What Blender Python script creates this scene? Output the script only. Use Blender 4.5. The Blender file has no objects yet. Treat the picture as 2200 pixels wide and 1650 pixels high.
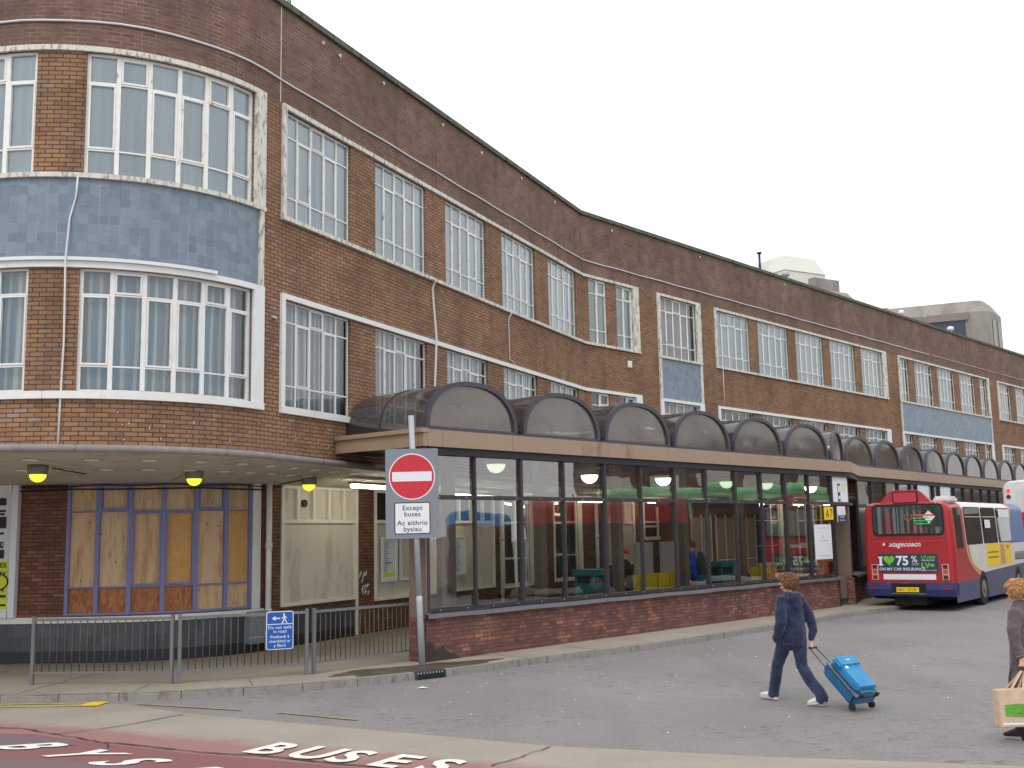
import bpy, bmesh, math, random
from mathutils import Vector, Matrix
from math import sin, cos, pi, radians, atan2, sqrt, floor
random.seed(7)
S = bpy.context.scene
COL = S.collection
# ------------------------------------------------------------------ helpers
ROOTM = {}
def tag(o, label=None, cat=None, group=None, kind=None):
    if label: o['label'] = label
    if cat: o['category'] = cat
    if group: o['group'] = group
    if kind: o['kind'] = kind
    return o
def thing(name, label, cat, loc=(0, 0, 0), rz=0.0, group=None):
    o = bpy.data.objects.new(name, None); COL.objects.link(o)
    o.location = loc; o.rotation_euler = (0, 0, rz); o.empty_display_size = .2
    ROOTM[o] = Matrix.Translation(Vector(loc)) @ Matrix.Rotation(rz, 4, 'Z')
    return tag(o, label, cat, group)
def rootm(o):
    return ROOTM.get(o, Matrix.Identity(4))
class MB:
    """collects polygons; v in world (or local) metres"""
    def __init__(s): s.v = []; s.f = []; s.uv = []; s.sm = []
    def poly(s, pts, uv=None, smooth=False):
        n = len(s.v); s.v += [tuple(p) for p in pts]; s.f.append(list(range(n, n + len(pts))))
        s.uv.append(uv or [(0, 0)] * len(pts)); s.sm.append(smooth)
    def hexa(s, c, uvf=None):
        # c: 8 corners, 0-3 bottom ccw, 4-7 top ccw
        for q in ((3, 2, 1, 0), (4, 5, 6, 7), (0, 1, 5, 4), (1, 2, 6, 5), (2, 3, 7, 6), (3, 0, 4, 7)):
            s.poly([c[i] for i in q])
    def box(s, o, x, y, z, a, b, c):
        """o origin, x y z axes, ranges a,b,c=(lo,hi)"""
        o, x, y, z = Vector(o), Vector(x), Vector(y), Vector(z)
        P = lambda i, j, k: o + x * a[i] + y * b[j] + z * c[k]
        s.hexa([P(0, 0, 0), P(1, 0, 0), P(1, 1, 0), P(0, 1, 0), P(0, 0, 1), P(1, 0, 1), P(1, 1, 1), P(0, 1, 1)])
    def cbox(s, c, sx, sy, sz, rz=0.0):
        s.box(c, (cos(rz), sin(rz), 0), (-sin(rz), cos(rz), 0), (0, 0, 1), (-sx / 2, sx / 2), (-sy / 2, sy / 2), (-sz / 2, sz / 2))
    def loft(s, rings, caps=True, smooth=True, closed=True):
        n = len(rings[0])
        for i in range(len(rings) - 1):
            A, B = rings[i], rings[i + 1]
            for j in range(n if closed else n - 1):
                k = (j + 1) % n
                s.poly([A[j], A[k], B[k], B[j]], smooth=smooth)
        if caps:
            s.poly(list(reversed(rings[0]))); s.poly(rings[-1])
    def tube(s, pts, r, n=10, caps=True, smooth=True):
        pts = [Vector(p) for p in pts]; rs = r if isinstance(r, (list, tuple)) else [r] * len(pts)
        rings = []; ref = None
        for i, p in enumerate(pts):
            t = (pts[min(i + 1, len(pts) - 1)] - pts[max(i - 1, 0)]).normalized()
            if ref is None:
                ref = Vector((0, 0, 1)) if abs(t.z) < .9 else Vector((1, 0, 0))
            x = t.cross(ref).normalized(); y = x.cross(t).normalized(); ref = y
            rings.append([p + (x * cos(2 * pi * k / n) + y * sin(2 * pi * k / n)) * rs[i] for k in range(n)])
        s.loft([list(reversed(r_)) for r_ in rings], caps, smooth)
    def build(s, name, m, parent=None, local=False, weld=False, bevel=0, label=None):
        if not s.f: return None
        M = Matrix.Identity(4) if local or parent is None else rootm(parent).inverted()
        me = bpy.data.meshes.new(name)
        me.from_pydata([tuple(M @ Vector(v)) for v in s.v], [], s.f)
        uvl = me.uv_layers.new(name='UVMap'); k = 0
        flat = [c for u in s.uv for p in u for c in p]
        uvl.data.foreach_set('uv', flat)
        me.polygons.foreach_set('use_smooth', s.sm)
        if weld or bevel or any(s.sm):
            bm = bmesh.new(); bm.from_mesh(me); bmesh.ops.remove_doubles(bm, verts=bm.verts, dist=1e-4)
            if bevel:
                es = [e for e in bm.edges if len(e.link_faces) == 2 and e.calc_face_angle(0) > .5]
                bmesh.ops.bevel(bm, geom=es, offset=bevel, segments=2, affect='EDGES', clamp_overlap=True)
            bmesh.ops.recalc_face_normals(bm, faces=bm.faces)
            bm.to_mesh(me); bm.free()
        me.materials.append(m); me.update()
        o = bpy.data.objects.new(name, me); COL.objects.link(o)
        if parent is not None:
            o.parent = parent
            if parent in ROOTM: ROOTM[o] = ROOTM[parent]
        if label: o['label'] = label
        return o
def copy_tree(o, parent=None):
    c = o.copy(); COL.objects.link(c); c.parent = parent
    for ch in list(o.children): copy_tree(ch, c)
    return c
def rrect(w, h, r, n=5):
    pts = []
    for cx, cy, a0 in ((w - r, r, -pi / 2), (w - r, h - r, 0), (r, h - r, pi / 2), (r, r, pi)):
        for i in range(n + 1):
            a = a0 + pi / 2 * i / n; pts.append((cx + r * cos(a), cy + r * sin(a)))
    return pts
def plate(mb, o, x, y, pts, th, nrm=None):
    """extrude 2d outline pts (in x,y axes from o) by th along x cross y"""
    o, x, y = Vector(o), Vector(x), Vector(y); n = x.cross(y).normalized() if nrm is None else Vector(nrm)
    A = [o + x * a + y * b for a, b in pts]; B = [p + n * th for p in A]
    mb.poly(B, uv=[tuple(p) for p in pts]); mb.poly(list(reversed(A)))
    for i in range(len(A)):
        j = (i + 1) % len(A); mb.poly([A[i], A[j], B[j], B[i]])
def text(name, s, o, x, y, size, m, parent=None, off=0.0, align='CENTER', ext=.0, spacing=1.0, local=False, shear=0.0):
    cu = bpy.data.curves.new(name, 'FONT'); cu.body = s; cu.size = 1.0; cu.offset = off; cu.align_x = align
    cu.extrude = 0.0; cu.space_character = spacing; cu.shear = shear; cu.resolution_u = 3
    t = bpy.data.objects.new(name, cu); COL.objects.link(t)
    dg = bpy.context.evaluated_depsgraph_get(); me = bpy.data.meshes.new_from_object(t.evaluated_get(dg))
    COL.objects.unlink(t); bpy.data.objects.remove(t)
    o, x, y = Vector(o), Vector(x), Vector(y); M = Matrix.Identity(4) if local or parent is None else rootm(parent).inverted()
    for v in me.vertices:
        v.co = M @ (o + x * (v.co.x * size) + y * (v.co.y * size))
    me.materials.clear(); me.materials.append(m)
    ob = bpy.data.objects.new(name, me); COL.objects.link(ob)
    if parent is not None:
        ob.parent = parent
        if parent in ROOTM: ROOTM[ob] = ROOTM[parent]
    return ob
# ------------------------------------------------------------------ materials
def srgb(r, g, b):
    f = lambda c: (c / 255 / 12.92) if c / 255 <= .04045 else ((c / 255 + .055) / 1.055) ** 2.4
    return (f(r), f(g), f(b), 1)
class NT:
    def __init__(s, name):
        s.m = bpy.data.materials.new(name); s.m.use_nodes = True; s.t = s.m.node_tree; s.n = s.t.nodes; s.l = s.t.links
        s.b = s.n['Principled BSDF']; s.out = s.n['Material Output']
    def node(s, k, **kw):
        x = s.n.new(k)
        for a, b in kw.items():
            if a.startswith('i_'):
                key = a[2:]; x.inputs[int(key) if key.isdigit() else key.replace('_', ' ')].default_value = b
            else: setattr(x, a, b)
        return x
    def link(s, a, b): s.l.new(a, b)
    def math(s, op, a, b=None, c=None):
        x = s.node('ShaderNodeMath', operation=op)
        for i, q in enumerate((a, b, c)):
            if q is None: continue
            if isinstance(q, (int, float)): x.inputs[i].default_value = q
            else: s.link(q, x.inputs[i])
        return x.outputs[0]
    def mix(s, f, a, b, mode='MIX'):
        x = s.node('ShaderNodeMix', data_type='RGBA', blend_type=mode)
        for i, q in ((0, f), (6, a), (7, b)):
            if isinstance(q, (int, float)): x.inputs[i].default_value = q
            elif isinstance(q, tuple): x.inputs[i].default_value = q
            else: s.link(q, x.inputs[i])
        return x.outputs[2]
    def ramp(s, f, stops, interp='LINEAR'):
        x = s.node('ShaderNodeValToRGB'); r = x.color_ramp; r.interpolation = interp
        while len(r.elements) < len(stops): r.elements.new(.5)
        for e, (p, c) in zip(r.elements, stops):
            e.position = p; e.color = c if isinstance(c, tuple) else (c, c, c, 1)
        s.link(f, x.inputs[0]); return x.outputs[0]
    def noise(s, vec, scale, detail=4, rough=.55, dist=0.0):
        x = s.node('ShaderNodeTexNoise'); x.inputs['Scale'].default_value = scale; x.inputs['Detail'].default_value = detail
        x.inputs['Roughness'].default_value = rough; x.inputs['Distortion'].default_value = dist
        s.link(vec, x.inputs['Vector']); return x.outputs[0]
    def mapping(s, vec, sc=(1, 1, 1), rot=(0, 0, 0), loc=(0, 0, 0)):
        x = s.node('ShaderNodeMapping'); x.inputs['Scale'].default_value = sc; x.inputs['Rotation'].default_value = rot
        x.inputs['Location'].default_value = loc; s.link(vec, x.inputs['Vector']); return x.outputs[0]
    def bump(s, h, strength=.3, dist=.01):
        x = s.node('ShaderNodeBump'); x.inputs['Strength'].default_value = strength; x.inputs['Distance'].default_value = dist
        s.link(h, x.inputs['Height']); s.link(x.outputs[0], s.b.inputs['Normal'])
def plain(name, c, rough=.6, var=.25, vs=6.0, metal=0.0, bump=0.0, bs=40.0, grime=None, spec=.5, coat=0.0):
    t = NT(name); tc = t.node('ShaderNodeTexCoord'); vec = tc.outputs['Object']
    n = t.noise(vec, vs, 5, .6); n2 = t.noise(vec, vs * 7, 3, .6)
    f = t.math('MULTIPLY_ADD', n, .7, t.math('MULTIPLY', n2, .3))
    lo = tuple(x * (1 - var) for x in c[:3]) + (1,); hi = tuple(min(1, x * (1 + var * .8)) for x in c[:3]) + (1,)
    col = t.ramp(f, [(.3, lo), (.7, hi)])
    if grime:
        g = t.noise(t.mapping(vec, (1, 1, .35)), grime[1], 6, .7)
        col = t.mix(t.ramp(g, [(grime[2], 0.0), (grime[3], 1.0)]), col, grime[0])
    t.link(col, t.b.inputs['Base Color'])
    r = t.math('MULTIPLY_ADD', n, .25, rough - .12); t.link(r, t.b.inputs['Roughness'])
    t.b.inputs['Metallic'].default_value = metal; t.b.inputs['Specular IOR Level'].default_value = spec
    t.b.inputs['Coat Weight'].default_value = coat
    if bump: t.bump(t.noise(vec, bs, 4, .6), bump, .01)
    return t.m
def emit(name, c, st):
    t = NT(name); t.b.inputs['Emission Color'].default_value = c; t.b.inputs['Emission Strength'].default_value = st
    t.b.inputs['Base Color'].default_value = c; return t.m
def brick(name, stops, mortar, header=0, dirt=.35, streak=False, bw=.225, bh=.075, ms=.009, dark=None, bumps=.5):
    t = NT(name); tc = t.node('ShaderNodeTexCoord'); uv = tc.outputs['UV']
    def bt(w, off):
        b = t.node('ShaderNodeTexBrick', offset=.5, squash=1.0)
        b.inputs['Scale'].default_value = 1; b.inputs['Brick Width'].default_value = w; b.inputs['Row Height'].default_value = bh
        b.inputs['Mortar Size'].default_value = ms; b.inputs['Mortar Smooth'].default_value = .25
        b.inputs['Color1'].default_value = (0, 0, 0, 1); b.inputs['Color2'].default_value = (1, 1, 1, 1); b.inputs['Mortar'].default_value = (.5, .5, .5, 1)
        wob = t.noise(uv, 9, 2); v = t.node('ShaderNodeVectorMath', operation='MULTIPLY_ADD'); t.link(wob, v.inputs[0]); v.inputs[1].default_value = (.006, .006, 0); t.link(uv, v.inputs[2])
        t.link(v.outputs[0], b.inputs['Vector']); return b
    b = bt(bw, 0); val, fac = b.outputs[0], b.outputs[1]
    if header:
        h = bt(bw / 2, 0); sep = t.node('ShaderNodeSeparateXYZ'); t.link(uv, sep.inputs[0])
        row = t.math('FLOOR', t.math('DIVIDE', sep.outputs[1], bh)); m = t.math('LESS_THAN', t.math('MODULO', row, float(header)), .5)
        val = t.mix(m, val, h.outputs[0]); x = t.node('ShaderNodeMix', data_type='FLOAT'); t.link(m, x.inputs[0]); t.link(fac, x.inputs[2]); t.link(h.outputs[1], x.inputs[3]); fac = x.outputs[0]
    col = t.ramp(val, stops)
    fine = t.noise(uv, 55, 4, .7); col = t.mix(.5, col, t.ramp(fine, [(.25, .72), (.75, 1.0)]), 'MULTIPLY')
    big = t.noise(t.mapping(uv, (1, .6, 1)), .9, 6, .65)
    mcol = t.mix(t.ramp(t.noise(uv, 2.3, 4), [(.4, 0.0), (.65, 1.0)]), mortar, dark or mortar)
    col = t.mix(fac, col, mcol)
    col = t.mix(t.ramp(big, [(.36, dirt), (.6, 0.0)]), col, (.035, .028, .026, 1))
    if streak:
        sep = t.node('ShaderNodeSeparateXYZ'); t.link(uv, sep.inputs[0])
        sn = t.noise(t.mapping(uv, (2.4, .12, 1)), 1.6, 4, .75)
        zz = t.math('MULTIPLY_ADD', sep.outputs[1], .9, -10.3)   # grows to the coping
        zz = t.math('MINIMUM', t.math('MAXIMUM', zz, 0.0), 1.0)
        right = t.math('MINIMUM', t.math('MAXIMUM', t.math('MULTIPLY_ADD', sep.outputs[0], .12, .3), 0.1), 1.0)
        f = t.math('MULTIPLY', t.math('MULTIPLY', t.ramp(sn, [(.54, 0.0), (.64, 1.0)]), zz), right)
        col = t.mix(t.math('MULTIPLY', f, .65), col, srgb(112, 122, 108))
        wt = t.noise(t.mapping(uv, (1, .5, 1)), .35, 3)
        col = t.mix(t.math('MULTIPLY', t.ramp(wt, [(.4, 0.0), (.65, 1.0)]), .45), col, srgb(92, 74, 64))
    dr = t.noise(t.mapping(uv, (1.6, .14, 1)), 1.4, 5, .7); col = t.mix(t.ramp(dr, [(.52, 0.0), (.72, .4)]), col, (.05, .042, .038, 1))
    pt = t.noise(t.mapping(uv, (.25, .8, 1)), 1.1, 3, .5); col = t.mix(t.ramp(pt, [(.55, 0.0), (.75, .22)]), col, srgb(150, 122, 108))
    t.link(col, t.b.inputs['Base Color']); t.b.inputs['Roughness'].default_value = .85
    t.b.inputs['Specular IOR Level'].default_value = .25
    h = t.math('SUBTRACT', t.math('MULTIPLY', fine, .3), fac); t.bump(h, bumps, .006)
    return t.m
M = {}
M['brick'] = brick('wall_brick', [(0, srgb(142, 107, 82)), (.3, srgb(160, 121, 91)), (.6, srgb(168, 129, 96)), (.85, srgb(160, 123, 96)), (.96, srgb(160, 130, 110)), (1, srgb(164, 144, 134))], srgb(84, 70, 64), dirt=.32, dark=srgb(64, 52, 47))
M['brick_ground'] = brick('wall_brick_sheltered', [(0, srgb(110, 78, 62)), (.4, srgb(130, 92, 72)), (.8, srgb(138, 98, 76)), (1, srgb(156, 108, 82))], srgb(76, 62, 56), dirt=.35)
M['parapet'] = brick('parapet_brick', [(0, srgb(116, 88, 76)), (.35, srgb(130, 98, 85)), (.7, srgb(138, 106, 92)), (1, srgb(124, 97, 90))], srgb(158, 142, 131), dirt=.28, streak=True, dark=srgb(98, 84, 76), ms=.008)
M['brick_red'] = brick('plinth_brick', [(0, srgb(112, 76, 74)), (.4, srgb(126, 86, 82)), (.65, srgb(136, 92, 84)), (.86, srgb(148, 102, 88)), (.97, srgb(162, 112, 88)), (1, srgb(176, 128, 98))], srgb(84, 70, 68), header=4, dirt=.4, ms=.007)
def tiles(name, a, b, grout, w, h, rough):
    t = NT(name); tc = t.node('ShaderNodeTexCoord'); uv = tc.outputs['UV']
    k = t.node('ShaderNodeTexBrick', offset=0.0); k.inputs['Scale'].default_value = 1; k.inputs['Brick Width'].default_value = w; k.inputs['Row Height'].default_value = h
    k.inputs['Mortar Size'].default_value = .0035; k.inputs['Color1'].default_value = (0, 0, 0, 1); k.inputs['Color2'].default_value = (1, 1, 1, 1); k.inputs['Mortar'].default_value = (.5, .5, .5, 1)
    t.link(uv, k.inputs['Vector']); f = t.math('MULTIPLY_ADD', t.noise(uv, 2.2, 5), .8, t.math('MULTIPLY_ADD', k.outputs[0], .55, -.2))
    col = t.ramp(f, [(.05, a), (.8, b)])
    gm = t.ramp(t.noise(t.mapping(uv, (6, .5, 1)), 1.3, 3), [(.4, 0.0), (.6, 1.0)])
    gcol = t.mix(gm, srgb(70, 82, 100), grout)
    col = t.mix(t.math('MULTIPLY', k.outputs[1], .8), col, gcol)
    dn = t.noise(t.mapping(uv, (2.5, .5, 1)), 1.6, 6, .7); col = t.mix(t.math('MULTIPLY', t.ramp(dn, [(.5, 0.0), (.75, 1.0)]), .4), col, srgb(120, 128, 134))
    t.link(col, t.b.inputs['Base Color']); t.b.inputs['Roughness'].default_value = rough; t.bump(k.outputs[1], -.3, .003)
    return t.m
M['tile_blue'] = tiles('blue_tile', srgb(100, 115, 132), srgb(126, 141, 156), srgb(166, 169, 168), .16, .16, .45)
M['tile_dark'] = tiles('dark_glazed_tile', srgb(58, 64, 72), srgb(80, 88, 97), srgb(110, 112, 112), .155, .31, .3)
M['tile_base'] = plain('dark_skirting_tile', srgb(42, 44, 52), .4)
M['concrete'] = plain('weathered_concrete', srgb(150, 148, 142), .85, .25, 3, bump=.3, grime=(srgb(70, 66, 60), 2.5, .5, .75))
M['frame_old'] = plain('peeling_white_paint', srgb(216, 214, 204), .8, .1, 6, bump=.5, grime=(srgb(138, 132, 118), 13.0, .5, .64))
M['frame_white'] = plain('white_gloss_paint', srgb(226, 228, 226), .5, .07, 4, grime=(srgb(160, 152, 136), 6.0, .62, .74))
M['bar_white'] = plain('window_bar_paint', srgb(236, 236, 230), .55, .1, 8, grime=(srgb(128, 110, 92), 7.0, .6, .72))
M['reveal'] = plain('grey_brown_putty', srgb(120, 115, 105), .8, .2)  # plain grey-brown, used for the rims of the vent discs
M['coping'] = plain('mossy_coping_stone', srgb(96, 98, 86), .9, .3, 4, bump=.4, grime=(srgb(50, 50, 44), 5.0, .5, .65))
M['slab_edge'] = plain('canopy_edge_concrete', srgb(142, 136, 134), .85, .2, 5, bump=.5, grime=(srgb(66, 60, 58), 3.0, .6, .72))
M['soffit'] = plain('painted_soffit', srgb(206, 202, 184), .8, .08, 1.2, grime=(srgb(166, 158, 140), 1.6, .5, .75))
M['disc'] = plain('soffit_vent_disc', srgb(248, 248, 240), .6, .02)
M['purple'] = plain('lilac_window_paint', srgb(124, 126, 176), .55, .12, 6, grime=(srgb(168, 168, 184), 12.0, .68, .72))
M['cream_panel'] = plain('cream_render_panel', srgb(218, 210, 198), .8, .05, .8, grime=(srgb(194, 186, 174), 1.1, .52, .6))
M['cream_frame'] = plain('cream_frame_paint', srgb(236, 234, 222), .65, .1, 4)
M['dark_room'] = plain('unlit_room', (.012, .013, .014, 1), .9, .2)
M['pipe'] = plain('white_downpipe', srgb(230, 229, 226), .5, .08, 3)
M['cable_white'] = plain('white_conduit', srgb(214, 216, 218), .6, .08)
M['cable_black'] = plain('black_cable', srgb(34, 32, 32), .6)
M['brown_steel'] = plain('brown_coated_fascia', srgb(158, 135, 114), .55, .1, 1.5, grime=(srgb(96, 80, 70), 1.1, .58, .75))
M['brown_column'] = plain('brown_column_cladding', srgb(122, 106, 96), .5, .08, 1.5)
M['alu'] = plain('dark_bronze_frame', srgb(62, 58, 62), .4, .15, 10, metal=.3)
M['sill_metal'] = plain('dented_grey_coping', srgb(112, 112, 118), .5, .15, 1.5, metal=.3)
M['rim'] = plain('barrel_rim_metal', srgb(72, 70, 78), .5, .15, 6, metal=.2)
M['galv'] = plain('galvanised_steel', srgb(176, 182, 188), .55, .12, 25, metal=.15, bump=.1)
M['rail'] = plain('weathered_grey_railing', srgb(116, 118, 120), .6, .15, 18, metal=.25, grime=(srgb(96, 78, 66), 9.0, .56, .72))
M['bar_rust'] = plain('rusting_railing_bar', srgb(92, 82, 78), .7, .2, 14, grime=(srgb(84, 62, 50), 6.0, .45, .65))
M['sign_grey'] = plain('sign_grey', srgb(126, 134, 142), .5, .05, 2)
M['sign_red'] = plain('sign_red', srgb(200, 38, 56), .4, .04, 2)
M['sign_white'] = plain('sign_white', srgb(226, 230, 236), .45, .03, 2)
M['sign_blue'] = plain('sign_blue', srgb(12, 88, 176), .4, .05, 2)
M['sign_yellow'] = plain('sign_yellow', srgb(245, 205, 20), .45, .04, 2)
M['poster_yellow'] = plain('poster_yellow', srgb(214, 230, 50), .6, .04, 3)
M['ink'] = plain('black_ink', srgb(34, 36, 42), .6, .1)
M['ink_navy'] = plain('navy_ink', srgb(30, 34, 90), .6, .1)
M['paper'] = plain('white_paper', srgb(222, 226, 230), .7, .04, 2)
M['paper_blue'] = plain('printed_blue', srgb(70, 130, 190), .6, .2, 20)
M['paper_map'] = plain('printed_map', srgb(196, 196, 180), .6, .25, 26)
M['cabinet'] = plain('grey_cabinet', srgb(126, 138, 142), .45, .08, 3)
M['lamp_body'] = plain('lamp_body_grey', srgb(128, 128, 122), .6, .15, 9, grime=(srgb(80, 76, 70), 8.0, .55, .65))
M['glow_yellow'] = emit('yellow_lamp_glow', srgb(226, 236, 60), 1.2)
M['glow_white'] = emit('white_lamp_glow', (1, .97, .82, 1), 9.0)
M['tube_glow'] = emit('fluorescent_glow', (1, .93, .72, 1), 16.0)
M['seat_yellow'] = plain('yellow_seat_mesh', srgb(232, 200, 20), .45, .08, 4)
M['teal'] = plain('teal_bin_plastic', srgb(20, 128, 132), .45, .1, 4)
M['board_grey'] = plain('grey_notice_board', srgb(196, 192, 192), .7, .06, 2)
M['kiosk'] = plain('kiosk_panel_tan', srgb(184, 160, 130), .6, .12, 2)
M['kiosk_red'] = plain('kiosk_panel_red', srgb(140, 78, 62), .6, .12, 2)
def glass(name, tint, rough=.02, ior=1.5, gcol=(1, 1, 1, 1), extra=0.0, wob=0.0):
    t = NT(name); t.n.remove(t.b)
    tr = t.node('ShaderNodeBsdfTransparent'); tr.inputs[0].default_value = tint
    gl = t.node('ShaderNodeBsdfGlossy'); gl.inputs['Color'].default_value = gcol; gl.inputs['Roughness'].default_value = rough
    fr = t.node('ShaderNodeFresnel'); fr.inputs[0].default_value = ior
    if wob:
        tc = t.node('ShaderNodeTexCoord'); n = t.noise(tc.outputs['Object'], 1.1, 2, .4); b = t.node('ShaderNodeBump'); b.inputs['Strength'].default_value = wob; b.inputs['Distance'].default_value = .02
        t.link(n, b.inputs['Height']); t.link(b.outputs[0], gl.inputs['Normal'])
    f = t.math('ADD', fr.outputs[0], extra) if extra else fr.outputs[0]
    mx = t.node('ShaderNodeMixShader'); t.link(f, mx.inputs[0]); t.link(tr.outputs[0], mx.inputs[1]); t.link(gl.outputs[0], mx.inputs[2])
    t.link(mx.outputs[0], t.out.inputs[0]); return t.m
M['glass'] = glass('window_glass', (.86, .9, .9, 1), .03, 1.5, extra=.06)
M['glass_big'] = glass('concourse_glass', (.92, .95, .92, 1), .008, 1.52, extra=.17, wob=.14)
def smoke(name, dcol, mixd, tint):
    t = NT(name); t.n.remove(t.b); tc = t.node('ShaderNodeTexCoord')
    tr = t.node('ShaderNodeBsdfTransparent'); tr.inputs[0].default_value = tint
    di = t.node('ShaderNodeBsdfDiffuse'); n = t.noise(tc.outputs['Object'], .9, 4, .55, .6)
    t.link(t.ramp(n, [(.35, tuple(x * .75 for x in dcol[:3]) + (1,)), (.65, tuple(min(1, x * 1.3) for x in dcol[:3]) + (1,))]), di.inputs[0])
    gl = t.node('ShaderNodeBsdfGlossy'); gl.inputs['Roughness'].default_value = .12
    n2 = t.noise(tc.outputs['Object'], .7, 2, .4, .4); b = t.node('ShaderNodeBump'); b.inputs['Strength'].default_value = .35; b.inputs['Distance'].default_value = .06
    t.link(n2, b.inputs['Height']); t.link(b.outputs[0], gl.inputs['Normal'])
    m1 = t.node('ShaderNodeMixShader', i_0=mixd); t.link(tr.outputs[0], m1.inputs[1]); t.link(di.outputs[0], m1.inputs[2])
    fr = t.node('ShaderNodeFresnel'); fr.inputs[0].default_value = 1.5
    m2 = t.node('ShaderNodeMixShader'); t.link(t.math('ADD', fr.outputs[0], .07), m2.inputs[0]); t.link(m1.outputs[0], m2.inputs[1]); t.link(gl.outputs[0], m2.inputs[2])
    t.link(m2.outputs[0], t.out.inputs[0]); return t.m
M['smoke_end'] = smoke('smoked_end_sheet', srgb(104, 94, 85), .68, (.45, .4, .34, 1))
M['smoke_side'] = smoke('smoked_barrel_sheet', srgb(80, 74, 71), .5, (.42, .36, .3, 1))
def curtain(name, base, hi, tint, amt):
    t = NT(name); tc = t.node('ShaderNodeTexCoord'); uv = tc.outputs['UV']
    w = t.node('ShaderNodeTexWave', wave_type='BANDS', bands_direction='X'); w.inputs['Scale'].default_value = 1.7; w.inputs['Distortion'].default_value = 6; w.inputs['Detail'].default_value = 3; w.inputs['Detail Scale'].default_value = 1.2
    t.link(t.mapping(uv, (1, .06, 1)), w.inputs['Vector'])
    n = t.noise(t.mapping(uv, (1.3, .1, 1)), 1.0, 3); c = t.mix(t.ramp(n, [(.42, 0.0), (.6, 1.0)]), base, tint)
    c = t.mix(t.math('MULTIPLY', t.ramp(w.outputs[1], [(.55, 0.0), (.9, 1.0)]), amt), c, hi)
    t.link(c, t.b.inputs['Base Color']); t.b.inputs['Roughness'].default_value = .9; t.bump(w.outputs[1], .5, .02); return t.m
M['blind_grey'] = curtain('grey_net_blind', srgb(204, 216, 222), srgb(212, 222, 226), srgb(178, 194, 204), .3)
M['curtain_blue'] = curtain('blue_white_curtain', srgb(166, 180, 188), srgb(240, 246, 248), srgb(112, 166, 194), .8)
M['curtain_pale'] = curtain('pale_curtain', srgb(166, 176, 184), srgb(246, 248, 250), srgb(140, 154, 168), .85)
M['blind_dark'] = curtain('dim_office_blind', srgb(70, 76, 84), srgb(130, 138, 146), srgb(52, 58, 66), .5)
M['blind_green'] = curtain('obscured_glass_backing', srgb(176, 194, 188), srgb(190, 204, 198), srgb(166, 184, 178), .3)
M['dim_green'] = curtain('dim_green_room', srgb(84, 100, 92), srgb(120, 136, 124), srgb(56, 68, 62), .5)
M['blind_brown'] = curtain('grey_brown_blind', srgb(186, 184, 184), srgb(198, 196, 194), srgb(172, 170, 172), .3)
def plywood():
    t = NT('plywood'); tc = t.node('ShaderNodeTexCoord'); uv = tc.outputs['UV']; oi = t.node('ShaderNodeObjectInfo')
    v = t.node('ShaderNodeVectorMath', operation='ADD'); t.link(uv, v.inputs[0]); cx = t.node('ShaderNodeCombineXYZ'); t.link(t.math('MULTIPLY', oi.outputs['Random'], 30.0), cx.inputs[2]); t.link(cx.outputs[0], v.inputs[1])
    g = t.noise(t.mapping(v.outputs[0], (9, 1.1, 1)), 1.3, 6, .6, 1.2); col = t.ramp(g, [(.3, srgb(190, 156, 116)), (.5, srgb(208, 186, 154)), (.72, srgb(200, 180, 154))])
    col = t.mix(t.math('MULTIPLY', oi.outputs['Random'], .25), col, srgb(214, 158, 90))
    vo = t.node('ShaderNodeTexVoronoi'); vo.inputs['Scale'].default_value = 4.2; vo.inputs['Randomness'].default_value = .8; t.link(t.mapping(v.outputs[0], (1, .9, 1)), vo.inputs['Vector'])
    col = t.mix(t.ramp(vo.outputs[0], [(.05, .85), (.11, 0.0)]), col, srgb(96, 60, 38))
    st = t.noise(t.mapping(v.outputs[0], (4, .7, 1)), 1.2, 4, .7); col = t.mix(t.ramp(st, [(.5, 0.0), (.7, .5)]), col, srgb(138, 84, 44))
    t.link(col, t.b.inputs['Base Color']); t.b.inputs['Roughness'].default_value = .75; return t.m
M['ply'] = plywood()
def plywet():
    t = NT('water_stained_plywood'); tc = t.node('ShaderNodeTexCoord'); uv = tc.outputs['UV']
    g = t.noise(t.mapping(uv, (8, 2, 1)), 1.6, 6, .6, 1.5); col = t.ramp(g, [(.3, srgb(120, 66, 32)), (.5, srgb(164, 100, 52)), (.7, srgb(186, 134, 84))])
    vo = t.node('ShaderNodeTexVoronoi'); vo.inputs['Scale'].default_value = 4.5; t.link(uv, vo.inputs['Vector'])
    col = t.mix(t.ramp(vo.outputs[0], [(.05, .85), (.1, 0.0)]), col, srgb(66, 36, 22)); t.link(col, t.b.inputs['Base Color']); return t.m
M['plywet'] = plywet()
M['ply_new'] = plain('fresh_orange_plywood', srgb(206, 158, 98), .7, .14, 5, grime=(srgb(150, 100, 60), 14.0, .6, .7))
# ------------------------------------------------------------------ camera
F = 2316.9; PT = radians(7.972); RL = radians(-1.1754)
fw = Vector((0, cos(PT), sin(PT))); up = Vector((0, -sin(PT), cos(PT))); rt = Vector((1, 0, 0))
ra = cos(RL) * rt + sin(RL) * up; ub = -sin(RL) * rt + cos(RL) * up
cam = bpy.data.cameras.new('camera'); co = bpy.data.objects.new('camera', cam); COL.objects.link(co)
Mx = Matrix((ra, ub, -fw)).transposed().to_4x4(); Mx.translation = (0, 0, 2.35); co.matrix_world = Mx
cam.sensor_width = 36; cam.lens = F / 2200 * 36; cam.clip_end = 3000; S.camera = co
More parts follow.
